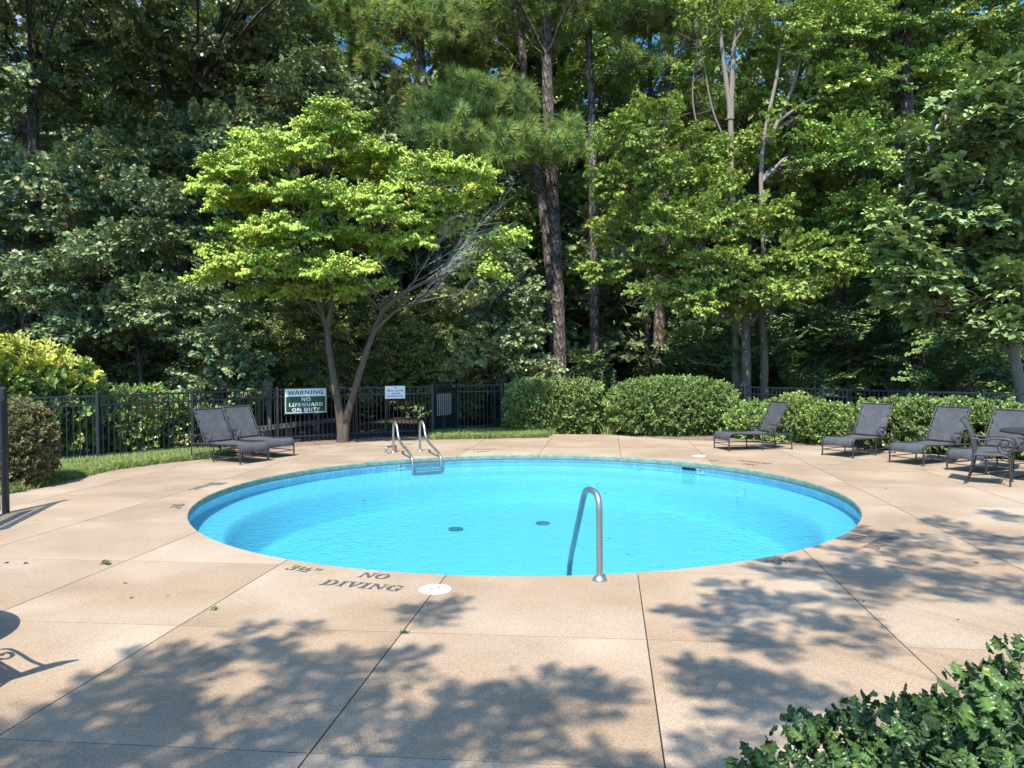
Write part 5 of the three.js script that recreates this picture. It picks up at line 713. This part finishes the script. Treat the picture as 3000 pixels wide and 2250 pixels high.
// ---------------------------------------------------------------- holly bush in the corner: every near leaf its own mesh
{
  // a spined leaf: arched across, wavy at the rim
  const leafGeos = variants(6, (i) => {
    const R = rng(2000 + i), rows = [[0, 0.02], [0.08, 0.13], [0.17, 0.36], [0.22, 0.23], [0.34, 0.28], [0.44, 0.46], [0.50, 0.28], [0.62, 0.27], [0.72, 0.42], [0.77, 0.22], [0.89, 0.12], [1, 0.005]], pos = [], col = [], idx = [], L = 0.043, arch = 0.28 + 0.3 * R(), curl = 0.3 * (R() - 0.25), c0 = mixc([0.028, 0.066, 0.008], i === 5 ? [0.19, 0.24, 0.025] : [0.078, 0.135, 0.014], i / 5);
    rows.forEach(([t, w], r) => { const ww = w * (0.85 + 0.3 * R()), spine = r === 2 || r === 5 || r === 8; for (let k = -2; k <= 2; k++) { const s = k / 2, rim = Math.abs(s) === 1; pos.push(s * ww * L, t * L, (-arch * s * s * Math.min(ww, 0.3) * 1.6 - curl * t * t + (rim ? (spine ? 0.10 : -0.05) : 0) + (s ? 0.02 : 0)) * L); const q = s ? 1 : 1.35; col.push(c0[0] * q, c0[1] * q, c0[2] * q); } });
    for (let r = 0; r < rows.length - 1; r++) for (let k = 0; k < 4; k++) { const a = r * 5 + k; idx.push(a, a + 1, a + 5, a + 1, a + 6, a + 5); }
    const g = new THREE.BufferGeometry(); g.setAttribute('position', new THREE.Float32BufferAttribute(pos, 3)); g.setAttribute('color', new THREE.Float32BufferAttribute(col, 3)); g.setIndex(idx); g.computeVertexNormals(); return g;
  });
  const c = V(1.98, 0, -1.72), t = thing('holly_bush', 'glossy spiny-leaved holly bush in the foreground corner', 'bush', V(c.x, -0.05, c.z)), R = rng(6), rnd = (k) => (R() - 0.5) * 2 * k;
  const stems = []; for (let k = 0; k < 26; k++) { const a = R() * 6.28, q = V(Math.cos(a) * 1.0 * R(), 0.65 + 0.22 * R(), Math.sin(a) * 0.5 * R()); stems.push(tube([V(q.x * 0.3, 0, q.z * 0.3), q.clone().multiplyScalar(0.55), q], [0.018, 0.012, 0.006], 5)); } mesh('stems', merge(stems), BARK.grey, t);
  const W = 2.95, H = 1.03, D = 1.42, e = 2.9, near = [], far = [];
  for (let i = 0; i < 28000; i++) {
    const u = V(rnd(1), R(), rnd(1)).normalize(), m = Math.pow(Math.pow(Math.abs(u.x), e) + Math.pow(Math.abs(u.y), e) + Math.pow(Math.abs(u.z), e), 1 / e), s = u.clone().divideScalar(m), nr = V(Math.sign(s.x) * Math.pow(Math.abs(s.x), e - 1) / W, Math.pow(s.y, e - 1) / H, Math.sign(s.z) * Math.pow(Math.abs(s.z), e - 1) / D).normalize();
    const q = 1 - 0.30 * Math.pow(R(), 1.6) + 0.03 * rnd(1), lump = 1 + 0.05 * Math.sin(s.x * 9 + s.z * 5) + 0.04 * Math.sin(s.z * 13 - s.x * 4), p = V(s.x * W / 2 * q * lump, s.y * H * 0.99 * q * lump, s.z * D / 2 * q * lump); if (p.y < 0.05) continue;
    const y = nr.clone().multiplyScalar(0.75).add(V(rnd(0.9), 0.15 + rnd(0.7), rnd(0.9))).normalize(), zz = nr.clone().add(V(rnd(0.9), rnd(0.9), rnd(0.9))); zz.addScaledVector(y, -zz.dot(y)).normalize(); const x = V(0, 0, 0).crossVectors(y, zz), sc = 0.65 + 0.6 * R(), k = 0.65 + 0.75 * R();
    const wp = p.clone().add(t.position), el = { p, x, y, z: zz, sc, v: Math.floor(R() * R() * 6), k, d: wp.distanceTo(camera.position), vis: q > 0.93 && wp.z < -1.2 && wp.x < -wp.z * 0.66 }; (el.vis ? near : far).push(el);
  }
  near.sort((a, b) => a.d - b.d); const own = near.splice(0, 300); far.push(...near);
  const mat = LM.holly, M4 = (el) => { const m = new THREE.Matrix4().makeBasis(el.x.clone().multiplyScalar(el.sc), el.y.clone().multiplyScalar(el.sc), el.z.clone().multiplyScalar(el.sc)); m.setPosition(el.p); return m; };
  for (const el of own) { const m = mesh('leaf', leafGeos[el.v], mat, t); M4(el).decompose(m.position, m.quaternion, m.scale); }
  leafGeos.forEach((g, v) => { const l = far.filter((q) => q.v === v), im = shade(new THREE.InstancedMesh(g, mat, l.length)); im.name = 'foliage'; im.userData.kind = 'stuff'; l.forEach((q, i) => { im.setMatrixAt(i, M4(q)); im.setColorAt(i, _c.setRGB(q.k, q.k, q.k)); }); t.add(im); });
}
// ---------------------------------------------------------------- loose leaves: on the water and on the deck
{
  const mk = (seed, col) => { const S = new Soup(); S.leaf(V(0, 0, 0), V(0, 0, -1), V(0, 1, 0), 0.07, 0.8, LEAF.ovate, col, 0.25, 0.1); return S.build(); }, gs = [mk(1, [0.05, 0.06, 0.02]), mk(2, [0.13, 0.09, 0.04])], deadLeaf = new THREE.MeshStandardMaterial({ vertexColors: true, roughness: 0.9, side: THREE.DoubleSide });
  [[1716, 1416, 0], [1758, 1417, 0], [1776, 1444, 0], [2177, 1433, 0], [2155, 1458, 0], [1832, 1482, 0], [1075, 1466, 0]].forEach(([px, py], i) => { const p = ground(px, py, WATER_Y + 0.004); const m = mesh(numbered('floating_leaf'), gs[i % 2], deadLeaf); m.position.copy(p); m.rotation.y = i * 1.3; m.userData = { label: 'small dark leaf floating on the pool water', category: 'leaf', group: 'leaves floating on the pool' }; scene.add(m); });
  [[490, 1745], [392, 1749], [362, 1706], [2810, 1816], [2534, 1760], [2852, 1647], [2652, 1384], [2745, 1429], [2590, 1431], [380, 1429]].forEach(([px, py], i) => { const p = ground(px, py, 0.005), m = mesh(numbered('fallen_leaf'), gs[(i + 1) % 2], deadLeaf); m.position.copy(p); m.rotation.y = i * 2.1; m.scale.setScalar(0.35 + 0.3 * (i % 3) / 2); m.userData = { label: 'small dry leaf lying on the concrete deck', category: 'leaf', group: 'dry leaves on the deck' }; scene.add(m); });
}
renderer.render(scene, camera);
